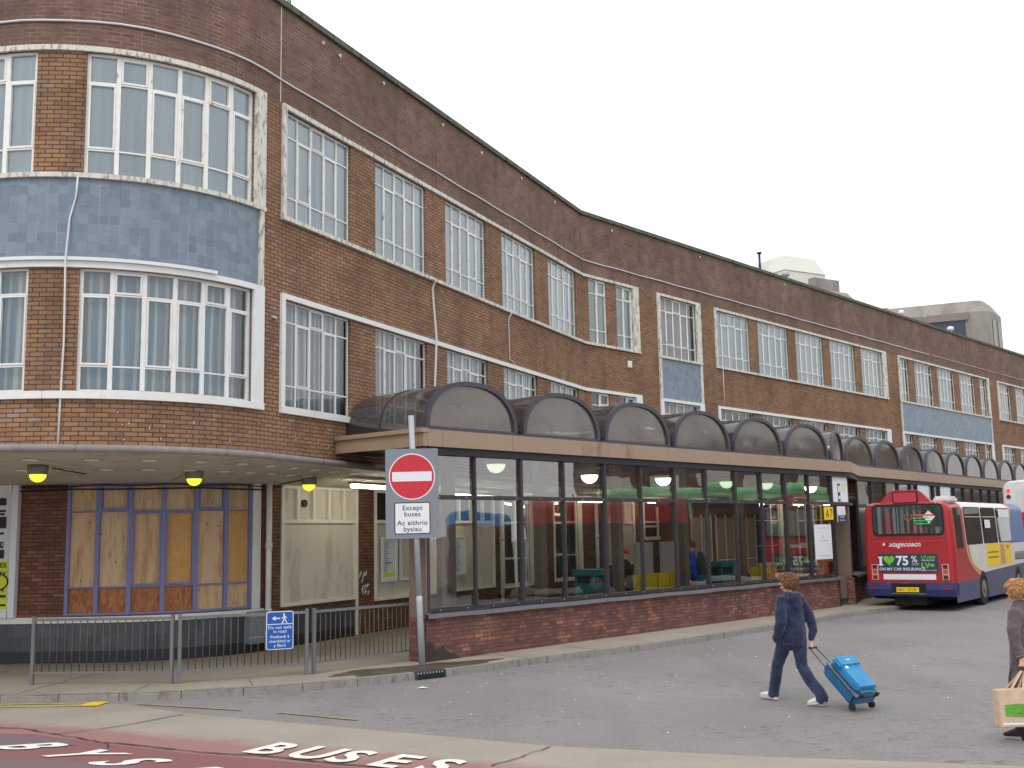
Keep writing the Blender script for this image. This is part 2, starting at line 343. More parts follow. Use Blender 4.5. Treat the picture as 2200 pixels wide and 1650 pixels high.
# ------------------------------------------------------------------ wall paths (plan of the facade)
AA, AB = .4378, .7413
dA = Vector((sin(AA), cos(AA), 0)); nA = Vector((cos(AA), -sin(AA), 0)); dB = Vector((sin(AB), cos(AB), 0)); nB = Vector((cos(AB), -sin(AB), 0))
B0 = Vector((2.2953, 33.5267, 0)); ST = -16.05; RR = 3.56; T0 = B0 + dA * ST; CC = T0 - RR * nA
aN = atan2(nA.y, nA.x)
class Up:      # upper storeys
    brk = [ST, 0.0]
    arc = (-60, ST); R = RR
    @staticmethod
    def at(s):
        if s >= 0: return B0 + dB * s, dB, nB
        if s >= ST: return B0 + dA * s, dA, nA
        ph = (ST - s) / RR
        if ph > 1.4:
            ex = (ph - 1.4) * RR; an = aN - 1.4; n = Vector((cos(an), sin(an), 0)); d = Vector((-n.y, n.x, 0)); return CC + RR * n - d * ex, d, n
        an = aN - ph; n = Vector((cos(an), sin(an), 0)); return CC + RR * n, Vector((-n.y, n.x, 0)), n
OFF = 2.1; RG = 2.95
TG = T0 - OFF * nA + 3.0 * dA; CG = TG - RG * nA
Bq = B0 - OFF * nB; det = dA.x * -dB.y + dB.x * dA.y; rr_ = Bq - TG
LG = (rr_.x * -dB.y + dB.x * rr_.y) / det; BG = TG + dA * LG
class Gd:      # recessed ground floor
    brk = [0.0, LG]
    arc = (-60, 0.0); R = RG
    @staticmethod
    def at(s):
        if s > LG: return BG + dB * (s - LG), dB, nB
        if s >= 0: return TG + dA * s, dA, nA
        ph = -s / RG
        if ph > 1.2:
            ex = (ph - 1.2) * RG; an = aN - 1.2; n = Vector((cos(an), sin(an), 0)); d = Vector((-n.y, n.x, 0)); return CG + RG * n - d * ex, d, n
        an = aN - ph; n = Vector((cos(an), sin(an), 0)); return CG + RG * n, Vector((-n.y, n.x, 0)), n
def W(P, s, t, z):
    p, d, n = P.at(s); return Vector((p.x + n.x * t, p.y + n.y * t, z))
def cuts(P, s0, s1, step=.18):
    c = [s0]
    if s0 < P.arc[1]:
        e = min(s1, P.arc[1]); k = max(1, int((e - s0) / step + .99))
        c += [s0 + (e - s0) * i / k for i in range(1, k + 1)]
    for b in P.brk:
        if c[-1] < b - 1e-6 < s1 - 2e-6: c.append(b)
    if c[-1] < s1 - 1e-6: c.append(s1)
    return c
def sheet(mb, P, s0, s1, z0, z1, t, back=False):
    c = cuts(P, s0, s1)
    for a, b in zip(c, c[1:]):
        q = [W(P, a, t, z0), W(P, b, t, z0), W(P, b, t, z1), W(P, a, t, z1)]; u = [(a, z0), (b, z0), (b, z1), (a, z1)]
        mb.poly(q, u)
def slab(mb, P, s0, s1, z0, z1, t0, t1):
    c = cuts(P, s0, s1)
    for a, b in zip(c, c[1:]):
        A = lambda s, t, z: W(P, s, t, z)
        mb.poly([A(a, t1, z0), A(b, t1, z0), A(b, t1, z1), A(a, t1, z1)], [(a, z0), (b, z0), (b, z1), (a, z1)])
        mb.poly([A(b, t0, z0), A(a, t0, z0), A(a, t0, z1), A(b, t0, z1)], [(b, z0), (a, z0), (a, z1), (b, z1)])
        mb.poly([A(a, t1, z1), A(b, t1, z1), A(b, t0, z1), A(a, t0, z1)], [(a, 0), (b, 0), (b, t1 - t0), (a, t1 - t0)])
        mb.poly([A(a, t0, z0), A(b, t0, z0), A(b, t1, z0), A(a, t1, z0)], [(a, 0), (b, 0), (b, t1 - t0), (a, t1 - t0)])
    for s, r in ((s0, 1), (s1, 0)):
        q = [A(s, t0, z0), A(s, t1, z0), A(s, t1, z1), A(s, t0, z1)]; mb.poly(q if r else q[::-1], [(t0 + s, z0), (t1 + s, z0), (t1 + s, z1), (t0 + s, z1)] if r else [(t0 + s, z1), (t1 + s, z1), (t1 + s, z0), (t0 + s, z0)])
def holed(P, s0, s1, z0, z1, holes, depth=.13):
    """wall face with openings and their brick reveals"""
    mb = MB(); ss = sorted({s0, s1} | {h[0] for h in holes} | {h[1] for h in holes}); zs = sorted({z0, z1} | {h[2] for h in holes} | {h[3] for h in holes})
    ss = [s for s in ss if s0 - 1e-6 <= s <= s1 + 1e-6]; zs = [z for z in zs if z0 - 1e-6 <= z <= z1 + 1e-6]
    for a, b in zip(ss, ss[1:]):
        run = None
        for c, d in zip(zs, zs[1:]):
            if any(h[0] - 1e-6 <= a and b <= h[1] + 1e-6 and h[2] - 1e-6 <= c and d <= h[3] + 1e-6 for h in holes):
                if run: sheet(mb, P, a, b, run[0], run[1], 0); run = None
            else: run = (run[0] if run else c, d)
        if run: sheet(mb, P, a, b, run[0], run[1], 0)
    for h in holes:
        a, b, c, d = h[:4]
        mb.poly([W(P, a, 0, c), W(P, a, -depth, c), W(P, a, -depth, d), W(P, a, 0, d)], [(a, c), (a - depth, c), (a - depth, d), (a, d)])
        mb.poly([W(P, b, -depth, c), W(P, b, 0, c), W(P, b, 0, d), W(P, b, -depth, d)], [(b + depth, c), (b, c), (b, d), (b + depth, d)])
        k = cuts(P, a, b)
        for p, q in zip(k, k[1:]):
            mb.poly([W(P, p, 0, c), W(P, q, 0, c), W(P, q, -depth, c), W(P, p, -depth, c)], [(p, 0), (q, 0), (q, depth), (p, depth)])
            mb.poly([W(P, p, -depth, d), W(P, q, -depth, d), W(P, q, 0, d), W(P, p, 0, d)], [(p, 0), (q, 0), (q, depth), (p, depth)])
    return mb
# ------------------------------------------------------------------ the office building
bld = thing('office_building', 'long brown brick office block with rounded blue-tiled corner and rows of white framed windows', 'building', (-4.5, 19, 0))
UZ = (8.36, 10.47); LZ = (4.76, 6.78)
cols = {}
WIN = []   # s0,s1,floor,style,blind
CURVE = [(-23.3, -20.1), (-19.31, -16.25)]
for a, b in CURVE: WIN += [(a, b, 'U', 'c', 'blind_grey'), (a, b, 'L', 'c', 'curtain_blue')]
for k in range(5):
    a = -15.32 + 3.14 * k; WIN += [(a, a + 2.2, 'U', 's', 'blind_grey'), (a, a + 2.2, 'L', 's', 'curtain_pale')]
for a, b in ((.31, 1.25), (1.77, 2.66)): WIN += [(a, b, 'U', 'n', 'blind_green'), (a, b, 'L', 'n', 'blind_dark')]
WIN += [(4.24, 6.5, 'U', 's', 'blind_brown'), (4.24, 6.5, 'L', 's', 'blind_brown')]
for k in range(5):
    a = 7.85 + 3.06 * k; b = a + (2.42 if k < 4 else 2.21); WIN += [(a, b, 'U', 's', 'blind_grey'), (a, b, 'L', 's', 'blind_dark')]
for a, b in ((24.25, 25.35), (26.08, 28.35), (29, 31.3), (32, 34.25), (35, 36.1)):
    WIN += [(a, b, 'U', 's' if b - a > 2 else 'n3', 'curtain_pale'), (a, b, 'L', 's' if b - a > 2 else 'n3', 'blind_dark')]
for k in range(5):
    a = 37.95 + 2.95 * k; WIN += [(a, a + 2.1, 'U', 's', 'curtain_pale'), (a, a + 2.1, 'L', 's', 'blind_dark')]
hu = [(a, b) + UZ for a, b, f, st, m in WIN if f == 'U']; hl = [(a, b) + LZ for a, b, f, st, m in WIN if f == 'L']
s_l, s_r = -26.0, 62.0
holed(Up, s_l, s_r, 3.8, 10.53, hu + hl).build('brick_wall', M['brick'], bld)
mb = MB(); sheet(mb, Up, s_l, s_r, 10.53, 12.5, 0.0); mb.build('parapet', M['parapet'], bld)
mb = MB(); slab(mb, Up, s_l, s_r, 12.5, 12.62, -.35, .07); mb.build('coping', M['coping'], bld)
# roof deck + hidden rear walls
fr = [W(Up, s, -.3, 12.1) for s in cuts(Up, s_l, s_r, .5)]
bk = [Vector((W(Up, s_r, -14, 0).x, W(Up, s_r, -14, 0).y, 12.1)), Vector((-8, 42, 12.1)), Vector((-22, 34, 12.1))]
mb = MB(); mb.poly(fr + bk); mb.build('roof', M['coping'], bld)
mb = MB(); ring = [W(Up, s_r, 0, 12.5)] + [Vector((p.x, p.y, 12.5)) for p in bk] + [W(Up, s_l, 0, 12.5)]; L_ = 0
for p, q in zip(ring, ring[1:]):
    l = (q - p).length; mb.poly([(p.x, p.y, 0), (q.x, q.y, 0), q, p], [(L_, 0), (L_ + l, 0), (L_ + l, 12.5), (L_, 12.5)]); L_ += l
mb.build('rear_wall', M['brick'], bld)
def bars(mb, P, s0, s1, z0, z1, w, ta, tb, kind='v'): slab(mb, P, s0, s1, z0, z1, ta, tb)
def window(P, s0, s1, z0, z1, ncol, zt, zb, wm, cas, vents, mat, blind, parent, glassm='glass', tg=-.09, name='window', zcas=.01):
    mb = MB(); w = (s1 - s0) / ncol; h = wm / 2; ta, tb = tg - .03, tg + (.02 if wm < .05 else .035)
    slab(mb, P, s0, s0 + wm * .8, z0, z1, ta, tb); slab(mb, P, s1 - wm * .8, s1, z0, z1, ta, tb)
    slab(mb, P, s0 + wm * .8, s1 - wm * .8, z0, z0 + .04, ta, tb); slab(mb, P, s0 + wm * .8, s1 - wm * .8, z1 - .04, z1, ta, tb)
    for i in range(1, ncol): slab(mb, P, s0 + w * i - h, s0 + w * i + h, z0 + .04, z1 - .04, ta - .002, tb + .004)
    for i in range(ncol):
        a, b = s0 + w * i + h, s0 + w * (i + 1) - h
        for z in (zt, zb): slab(mb, P, a, b, z - .013, z + .013, ta, tb)
        def sash(c, d):
            e = .024 if wm < .05 else .034; slab(mb, P, a + .004, a + e, c, d, ta, tb + zcas); slab(mb, P, b - e, b - .004, c, d, ta, tb + zcas)
            slab(mb, P, a + e, b - e, c, c + e, ta, tb + zcas); slab(mb, P, a + e, b - e, d - e, d, ta, tb + zcas)
        if i in cas: sash(zb + .019, zt - .019)
        if i in vents: sash(zt + .019, z1 - .043)
    o = mb.build(name, mat, parent)
    mb = MB(); sheet(mb, P, s0, s1, z0, z1, tg); mb.build('pane', M[glassm], o)
    if blind:
        mb = MB(); sheet(mb, P, s0 - .05, s1 + .05, z0 - .05, z1 + .05, tg - .03 if blind.startswith('blind_g') else tg - .2); mb.build('blind' if 'blind' in blind else 'curtain', M[blind], o)
    return o
for a, b, f, st, bl in WIN:
    z0, z1 = UZ if f == 'U' else LZ; zt, zb = (9.99, 8.8) if f == 'U' else (6.38, 5.18)
    fm = M['bar_white'] if f == 'U' else M['frame_white']
    if st == 'c': window(Up, a, b, z0, z1, 6, zt - .02, zb, .075, (0, 2, 3, 5), (1, 4), fm, bl, bld)
    elif st == 's': window(Up, a, b, z0, z1, 5, zt, zb, .03, (1, 3), (2,), fm, bl, bld)
    elif st == 'n3': window(Up, a, b, z0, z1, 3, zt, zb, .035, (1,), (), fm, bl, bld)
    else:
        window(Up, a, b, z0, z1, 2, zt, zb, .05, (), (1,), fm, bl, bld)
# dark open top lights on the two narrow windows: room seen above the obscured glass
# concrete surrounds of the window groups
def surround(name, z0, z1, s0, s1, jl, jr, mat, zt=.09, zb=.08, proud=.055):
    mb = MB()
    slab(mb, Up, s0, s1, z1, z1 + zt, -.02, proud); slab(mb, Up, s0, s1, z0 - zb, z0, -.02, proud + .02)
    if jl: slab(mb, Up, s0, s0 + jl, z0, z1, -.12, proud)
    if jr: slab(mb, Up, s1 - jr, s1, z0, z1, -.12, proud)
    return mb.build(name, mat, bld)
G_ = [(-26, -15.97, 0, .28), (-15.46, 2.98, .11, .32), (4.07, 6.78, .17, .28), (7.74, 22.72, .11, .42), (24.08, 36.44, .15, .33), (37.8, 52.2, .14, .3)]
for a, b, jl, jr in G_:
    surround('window_surround', UZ[0], UZ[1], a, b, jl, jr, M['frame_old'])
    surround('window_surround', LZ[0], LZ[1], a, b, jl, jr, M['frame_white'], .1, .12)
mb = MB(); slab(mb, Up, -26, -16.12, 6.881, 8.279, -.02, .012); mb.build('blue_tile_panel', M['tile_blue'], bld)
mb = MB(); slab(mb, Up, 4.2, 6.62, 6.881, 8.279, -.02, .012); mb.build('blue_tile_panel', M['tile_blue'], bld)
mb = MB(); slab(mb, Up, 24.2, 36.3, 6.881, 8.279, -.02, .012); mb.build('blue_tile_panel', M['tile_blue'], bld)
for a, b in ((-16.12, -16.0), (4.08, 4.2), (6.62, 6.76), (24.09, 24.2), (36.3, 36.42)): mb = MB(); slab(mb, Up, a, b, 6.882, 8.278, -.02, .056); mb.build('panel_edging', M['frame_old'], bld)
mb = MB(); slab(mb, Up, -21.5, -17.1, 6.884, 6.94, .08, .11); mb.build('lintel_trunking', M['frame_white'], bld)
# cables, conduits, joints, small fittings
mb = MB(); mb.tube([W(Up, s, .03 + .004 * sin(s * 3), 11.03 + .012 * sin(s * 1.3)) for s in cuts(Up, -26, 28, .3)] if False else [W(Up, -26 + i * .4, .03, 11.0 + (.0 if i > 14 else -.1 * (1 - i / 14)) + .008 * sin(i * 1.1)) for i in range(136)], .02, 6); mb.build('parapet_cable', M['cable_white'], bld)
mb = MB(); mb.tube([W(Up, 28.6 + i * 2, .02, 11.02) for i in range(12)], .012, 5); mb.build('parapet_cable', M['cable_white'], bld)
for pts, r in (([(-19.36, 8.3), (-19.4, 7.95), (-19.48, 7.6), (-19.5, 6.9), (-19.5, 5.6), (-19.52, 4.6), (-19.53, 3.86)], .016), ([(-9.95, 8.3), (-9.8, 8.27), (-9.77, 8.1), (-9.77, 6.9), (-9.76, 5.2), (-9.76, 4.3)], .026), ([(-5.55, 8.3), (-5.62, 8.1), (-5.6, 7.0), (-5.45, 6.9)], .014), ([(8.0, 8.28), (8.0, 6.9)], .012)):
    mb = MB(); mb.tube([W(Up, s, .13 if 4.6 < z < 4.8 or 6.75 < z < 7.0 or 8.25 < z else .035, z) for s, z in pts], r, 6); mb.build('conduit', M['cable_white'], bld)
for s in (-15.5, -9.5, -.02, 23.3, 34.8):
    mb = MB(); slab(mb, Up, s - .008, s + .008, 10.57, 12.49, 0, .003); mb.build('movement_joint', M['pipe'] if s < -10 else M['ink'], bld)
for i in range(11):
    s = (-16.3, -14.2, -13.6, -11.9, -9.2, -7.1, -4.6, -2.2, 1.6, 6.9, 13.2)[i]; mb = MB(); p = W(Up, s, .05, 12.33 - .03 * (i % 3)); mb.cbox(p, .03, .05, .04, i); mb.tube([p + Vector((0, 0, -.02)), p + Vector((.02, -.02, -.06))], .014, 6); mb.build('parapet_clip', M['cable_white'], bld)
mb = MB(); slab(mb, Up, 2.28, 2.5, 7.76, 7.98, 0, .02)
for k in range(4): slab(mb, Up, 2.3, 2.48, 7.79 + k * .045, 7.81 + k * .045, .02, .032)
mb.build('air_brick', M['cream_frame'], bld)
mb = MB(); slab(mb, Up, -15.72, -15.58, 6.36, 6.4, 0, .04); mb.build('wall_bracket', M['galv'], bld)
# guano and paint flecks on the low brick band
mb = MB()
for i in range(22):
    s = random.uniform(-19, -12); z = random.uniform(3.95, 4.5); mb.poly([W(Up, s, .004, z), W(Up, s + .012, .004, z), W(Up, s + .016, .004, z + random.uniform(.01, .07)), W(Up, s, .004, z + .02)])
mb.build('paint_fleck', M['paper'], bld)
# ---- canopy slab over the recessed ground floor
DK = [(-26.1, 1.15), (-20, 1.04), (-19.2, .86), (-17.6, .68), (-16.05, .46), (-14.4, .3), (-13, .14), (-12, .03), (80, .03)]
def dk(s):
    for (a, x), (b, y) in zip(DK, DK[1:]):
        if s <= b: return x + (y - x) * (s - a) / (b - a)
    return .03
SG = [(-26.1, -9.3), (-21, -4.3), (-18.5, -3.1), (-16.05, -1.5), (-13.05, 0.0), (.32, LG), (70, LG + 69.7)]
def sg(s):
    for (a, x), (b, y) in zip(SG, SG[1:]):
        if s <= b: return x + (y - x) * (s - a) / (b - a)
def soff(s, f, dz=0.0):
    o = W(Up, s, dk(s), 3.74); i = W(Gd, sg(s), .0, 3.5); p = o.lerp(i, f); p.z += dz; return p
ss = [-26 + .25 * i for i in range(0, 60)] + [-11 + 1.0 * i for i in range(0, 11)] + [.001] + [.32 + i * 4 for i in range(0, 14)]
mb = MB()
for a, b in zip(ss, ss[1:]):
    for k in range(4): mb.poly([soff(a, k / 4), soff(b, k / 4), soff(b, (k + 1) / 4), soff(a, (k + 1) / 4)], smooth=True)
mb.build('canopy_soffit', M['soffit'], bld)
mb = MB()
for a, b in zip(ss, ss[1:]):
    A, B = soff(a, 0), soff(b, 0); U1, V1 = Vector((0, 0, .1)), Vector((0, 0, -.012))
    mb.poly([A + V1, B + V1, B + U1, A + U1], smooth=True)
    mb.poly([A + U1, B + U1, W(Up, b, 0, 3.86), W(Up, a, 0, 3.86)], smooth=True)
    ia, ib = soff(a, .03), soff(b, .03); mb.poly([B + V1, A + V1, ia, ib])
mb.build('canopy_edge', M['slab_edge'], bld)
k = 0
for f, st, n_ in ((.22, -23.2, 14), (.5, -22.9, 16)):
    for i in range(n_):
        s = st + i * (.83 if f < .3 else .8); c = soff(s, f, -.006); ex = (soff(s + .1, f) - soff(s - .1, f)).normalized(); ey = (soff(s, f + .05) - soff(s, f - .05)).normalized()
        mb = MB(); pts = [(cos(2 * pi * j / 20) * .13, sin(2 * pi * j / 20) * .13) for j in range(20)]
        plate(mb, c, ex, ey, pts, .006, (0, 0, -1)); o = mb.build('soffit_disc', M['disc'], bld)
        mb = MB(); plate(mb, c + Vector((0, 0, .003)), ex, ey, [(x * 1.14, y * 1.14) for x, y in pts], .002, (0, 0, -1)); mb.build('disc_rim', M['reveal'], o)
# ---- recessed ground floor walls
GW = [(-4.17, -.47, 1.0, 3.5), (.44, 3.36, .95, 3.5), (4.08, 7.1, .85, 3.5), (7.72, 10.66, .85, 3.5), (11.3, 13.2, .85, 3.45), (14.5, 15.7, .9, 3.45), (17.2, 18.9, 1.25, 3.45), (19.5, 21.3, 2.15, 3.45), (22.6, 25.4, .95, 3.45), (26.5, 29.4, .95, 3.45), (31, 34, .95, 3.45)]
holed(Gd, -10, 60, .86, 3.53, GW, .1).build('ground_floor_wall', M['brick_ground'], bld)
mb = MB(); sheet(mb, Gd, -10, 3.4, .34, .86, .012); mb.build('tiled_plinth', M['tile_dark'], bld)
mb = MB(); sheet(mb, Gd, -10, 3.4, .0, .34, .016); mb.build('skirting', M['tile_base'], bld)
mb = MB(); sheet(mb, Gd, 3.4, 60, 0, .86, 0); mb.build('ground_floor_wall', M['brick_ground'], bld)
mb = MB(); slab(mb, Gd, -10, -.15, .862, .975, -.02, .05); mb.build('white_brick_sill', M['frame_white'], bld)
# boarded lilac window
a, b, z0, z1 = GW[0]
pw = window(Gd, a, b, z0, z1, 6, 2.96, 1.52, .085, (2, 3), (1, 4), M['purple'], None, bld, 'glass', -.02, 'boarded_window')
for ch in list(pw.children):
    if ch.name.startswith('pane'): bpy.data.objects.remove(ch)
wc = (b - a) / 6
for i in range(6):
    for j, (c, d) in enumerate(((z0, 1.52), (1.52, 2.96), (2.96, z1))):
        mb = MB(); sheet(mb, Gd, a + wc * i + .02, a + wc * (i + 1) - .02, c + .01, d - .01, -.045 + .003 * ((i + j) % 3)); mb.build('plywood_board', M['plywet'] if j == 0 and i < 4 else M['ply'] if (i, j) not in ((3, 1), (5, 1)) else M['ply_new'], pw)
mb = MB(); slab(mb, Gd, -.46, -.24, .98, 3.5, -.08, .03); mb.build('window_column', M['frame_white'], bld)
mb = MB(); slab(mb, Gd, -.235, -.2, .35, 3.5, -.08, .02); mb.build('shadow_gap', M['ink'], bld)
mb = MB(); mb.tube([W(Gd, -.08, .1, z) for z in (.14, 2.2, 3.55)], .062, 12); mb.tube([W(Gd, -.08, .1, z) for z in (2.18, 2.3)], .075, 12); mb.tube([W(Gd, -.08, .1, z) for z in (.9, .96)], .075, 12); mb.build('downpipe', M['pipe'], bld)
for s in (10.95, 16.6): mb = MB(); mb.tube([W(Gd, s, .1, z) for z in (.14, 3.5)], .062, 12); mb.tube([W(Gd, s, .1, z) for z in (2.18, 2.3)], .075, 12); mb.build('downpipe', M['pipe'], bld)
# rendered infill panels
def infill(s0, s1, z0, z1, zt, n, foot=False, dark_top=False):
    mb = MB(); slab(mb, Gd, s0, s0 + .1, z0 if not foot else z0, z1, -.09, .03); slab(mb, Gd, s1 - .1, s1, .13 if foot else z0, z1, -.09, .03)
    slab(mb, Gd, s0 + .1, s1 - .1, z0, z0 + .07, -.09, .04); slab(mb, Gd, s0 + .1, s1 - .1, zt - .04, zt + .04, -.09, .03); slab(mb, Gd, s0 + .1, s1 - .1, z1 - .06, z1, -.09, .03)
    for i in range(1, n):
        q = s0 + (s1 - s0) * i / n; slab(mb, Gd, q - .045, q + .045, zt + .04, z1 - .06, -.09, .03)
    o = mb.build('infill_frame', M['cream_frame'], bld)
    mb = MB(); sheet(mb, Gd, s0 + .1, s1 - .1, z0 + .07, zt - .04, -.04); mb.build('render_panel', M['cream_panel'], o)
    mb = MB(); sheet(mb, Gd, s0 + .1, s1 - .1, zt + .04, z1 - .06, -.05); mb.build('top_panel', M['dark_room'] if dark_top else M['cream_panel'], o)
    return o
o = infill(.44, 3.36, .95, 3.5, 2.74, 5, True)
mb = MB(); c = W(Gd, 1.3, -.03, 3.13); mb.tube([c, c + nA * .035], .085, 16); mb.build('vent_hole', M['ink'], o)
infill(4.08, 7.1, .85, 3.5, 2.74, 4, False, True); infill(7.72, 10.66, .85, 3.5, 2.74, 4, False, True); infill(17.2, 18.9, 1.25, 3.45, 2.7, 3)
for a, b, z0, z1 in ((11.3, 13.2, .85, 3.45), (14.5, 15.7, .9, 3.45), (19.5, 21.3, 2.15, 3.45), (22.6, 25.4, .95, 3.45), (26.5, 29.4, .95, 3.45), (31, 34, .95, 3.45)):
    n = 2 if b - a < 2 else 4
    window(Gd, a, b, z0, z1, n, 2.74, z0 + (z1 - z0) * .3, .07, (0,), (), M['cream_frame'], None, bld, 'glass', -.06)
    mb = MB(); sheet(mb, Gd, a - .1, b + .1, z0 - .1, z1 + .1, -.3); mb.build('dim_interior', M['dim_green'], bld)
    mb = MB(); slab(mb, Gd, b, b + .22, z0 - .08, z1, -.05, .03); slab(mb, Gd, a - .08, a, z0 - .08, z1, -.05, .03); slab(mb, Gd, a, b, z0 - .08, z0, -.05, .05); mb.build('window_surround', M['cream_frame'], bld)
# black cables along the soffit and to the lamps
mb = MB(); mb.tube([W(Gd, -9 + i * .35, .04, 3.46 + .012 * sin(i * 1.7)) for i in range(28)], .013, 5); mb.build('soffit_cable', M['cable_black'], bld)
mb = MB(); mb.tube([W(Gd, -9 + i * .35, .05, 3.40 - .02 * abs(sin(i * .45))) for i in range(27)], .016, 5); mb.build('soffit_cable', M['cable_black'], bld)
# junction cabinet
t = thing('meter_cabinet', 'grey steel cabinet low on the dark tiled wall behind the railing', 'cabinet', tuple(W(Gd, -.2, .0, .0)))
mb = MB(); slab(mb, Gd, -.62, -.02, .3, .93, .02, .16); mb.build('cabinet_body', M['cabinet'], t)
for z in (.42, .84): mb = MB(); slab(mb, Gd, -.64, .0, z - .015, z + .015, .16, .175); mb.build('cabinet_band', M['galv'], t)
mb = MB(); slab(mb, Gd, -.25, -.05, .46, .52, .161, .166); mb.build('cabinet_label', M['paper'], t)
# graffiti on the narrow brick pier
mb = MB(); rg = random.Random(3)
for (s0, z0, sc) in ((3.48, 1.5, .1), (3.6, 1.5, .09), (3.7, 1.52, .08), (3.55, 1.38, .07), (3.56, 1.2, .08), (3.68, 1.2, .08), (3.78, 1.22, .08), (3.58, 1.08, .08), (3.7, 1.08, .08), (3.82, 1.06, .08)):
    ph = rg.uniform(0, 6); pts = [W(Gd, s0 + sc * .5 * cos(ph + u * .9), .012, z0 + sc * .8 * sin(ph * 1.3 + u * 1.25)) for u in range(7)]; mb.tube(pts, .008, 4)
mb.build('graffiti', M['paper'], bld)
# ---- poster case at the far left and map cases on the panels
t = thing('poster_case', 'tall white framed poster case of black and yellow bills at the left edge', 'poster case', tuple(W(Gd, -6.1, 0, 1.0)))
mb = MB(); a, b, z0, z1 = -7.0, -5.1, .98, 3.5
slab(mb, Gd, a, a + .14, z0, z1, 0, .12); slab(mb, Gd, b - .12, b, z0, z1, 0, .12); slab(mb, Gd, a + .14, b - .14, z0, z0 + .12, 0, .12); slab(mb, Gd, a + .14, b - .14, z1 - .14, z1, 0, .12); mb.build('case_frame', M['sign_white'], t)
mb = MB(); sheet(mb, Gd, a + .14, b - .14, z0 + .12, z1 - .14, .03); mb.build('backing_sheet', M['paper'], t)
mb = MB(); sheet(mb, Gd, b - 1.2, b - .19, z0 + .16, 2.06, .036); mb.build('yellow_bill', M['poster_yellow'], t)
mb = MB()
for (u0, u1, c, d) in ((-1.1, -.28, 3.12, 3.26), (-1.1, -.28, 2.99, 3.03), (-1.0, -.3, 2.93, 2.97), (-1.0, -.5, 2.62, 2.88), (-.44, -.26, 2.68, 2.9), (-1.0, -.3, 2.3, 2.42), (-1.1, -.3, 2.56, 2.6), (-1.0, -.28, 2.1, 2.27), (-1.2, -.21, 1.2, 1.24), (-1.2, -.21, 1.36, 1.41)):
    mb = MB(); slab(mb, Gd, b + u0, b + u1, c, d, .037, .041); mb.build('printed_block', M['ink'], t)
def wall_text(P, s, z, txt, size, m, parent, t0=.045, off=.0, align='CENTER'):
    p, d, n = P.at(s); return text('lettering', txt, W(P, s, t0, z), d, (0, 0, 1), size, m, parent, off, align)
wall_text(Gd, b - .22, 1.93, 'LIES', .13, M['ink'], t, .05, .012, 'RIGHT'); wall_text(Gd, b - .21, 1.76, 'PARTY', .13, M['ink'], t, .05, .012, 'RIGHT')
wall_text(Gd, b - .24, 1.48, 'ICS &', .1, M['ink'], t, .05, .01, 'RIGHT'); wall_text(Gd, b - .24, 1.39, 'THEMS', .0001, M['ink'], t, .05, .0, 'RIGHT')
wall_text(Gd, b - .27, 2.34, 'SS', .08, M['paper'], t, .05, .01, 'RIGHT')
mb = MB(); c = W(Gd, b - .44, .044, 1.66); p, d, n = Gd.at(b - .44); mb.tube([c + d * .26 * cos(x * pi / 12) + Vector((0, 0, .17 * sin(x * pi / 12))) for x in range(25)], .014, 4); mb.build('printed_ring', M['ink'], t)
for k, (a, b, m, lb) in enumerate(((4.38, 5.08, 'paper_blue', 'white framed timetable case with blue print beside the graffiti'), (5.24, 6.0, 'paper_map', 'white framed street map case between timetable and glass corner'), (8.1, 8.75, 'paper_blue', 'narrow white framed timetable case seen through the first glass pane'))):
    t = thing('notice_case', lb, 'notice case', tuple(W(Gd, a, 0, 1.3)))
    mb = MB(); slab(mb, Gd, a, a + .06, 1.28, 2.36, 0, .06); slab(mb, Gd, b - .06, b, 1.28, 2.36, 0, .06); slab(mb, Gd, a + .06, b - .06, 1.28, 1.35, 0, .06); slab(mb, Gd, a + .06, b - .06, 2.3, 2.36, 0, .06); mb.build('case_frame', M['sign_white'], t)
    mb = MB(); sheet(mb, Gd, a + .06, b - .06, 1.35, 2.3, .02); mb.build('printed_sheet', M['paper_map' if k == 1 else 'paper'], t)
    mb = MB(); rg = random.Random(k)
    for i in range(20 if k != 1 else 0):
        z = 1.4 + i * .043; slab(mb, Gd, a + .09, a + .09 + rg.uniform(.1, .28), z, z + .018, .021, .024)
    mb.build('print_rows', M['paper_blue'], t)
    if k == 0:
        mb = MB(); slab(mb, Gd, a + .2, a + .45, 1.72, 1.75, .026, .029); mb.build('print_flash', M['sign_red'], t)
        mb = MB(); slab(mb, Gd, a + .08, a + .6, 1.4, 1.5, .026, .029); mb.build('print_legend', M['poster_yellow'], t)
# ---- lamps under the canopy
def globe(name, label, p, r, glow, group, drop=.12, cat='ceiling lamp'):
    t = thing(name, label, cat, tuple(p), 0, group)
    mb = MB(); p = Vector(p); mb.tube([p + Vector((0, 0, .0)), p + Vector((0, 0, -drop * .5)), p + Vector((0, 0, -drop))], [r * 1.22, r * 1.22, r * 1.14], 20); mb.build('lamp_housing', M['lamp_body'], t)
    mb = MB(); rings = []
    for i in range(7):
        a = i / 6 * pi / 2; rings.append([p + Vector((r * cos(a) * cos(2 * pi * j / 20), r * cos(a) * sin(2 * pi * j / 20), -drop - .002 - r * .95 * sin(a))) for j in range(20)])
    rings[-1] = [q + (p + Vector((0, 0, -drop)) - q) * .0 for q in rings[-1]]
    mb.loft([r_[::-1] for r_ in rings], True); mb.build('lamp_globe', glow, t); return t
GL = 'yellow lamps under the curved canopy'
for p, lb in (((-7.85, 17.8, 3.648), 'yellow globe lamp under the canopy above the left brick pier'), ((-5.8, 19.6, 3.63), 'yellow globe lamp under the canopy above the lilac boarded window'), ((-4.22, 22.25, 3.61), 'yellow globe lamp under the canopy above the cream panel')):
    globe('ceiling_lamp', lb, p, .135, M['glow_yellow'], GL, .15)
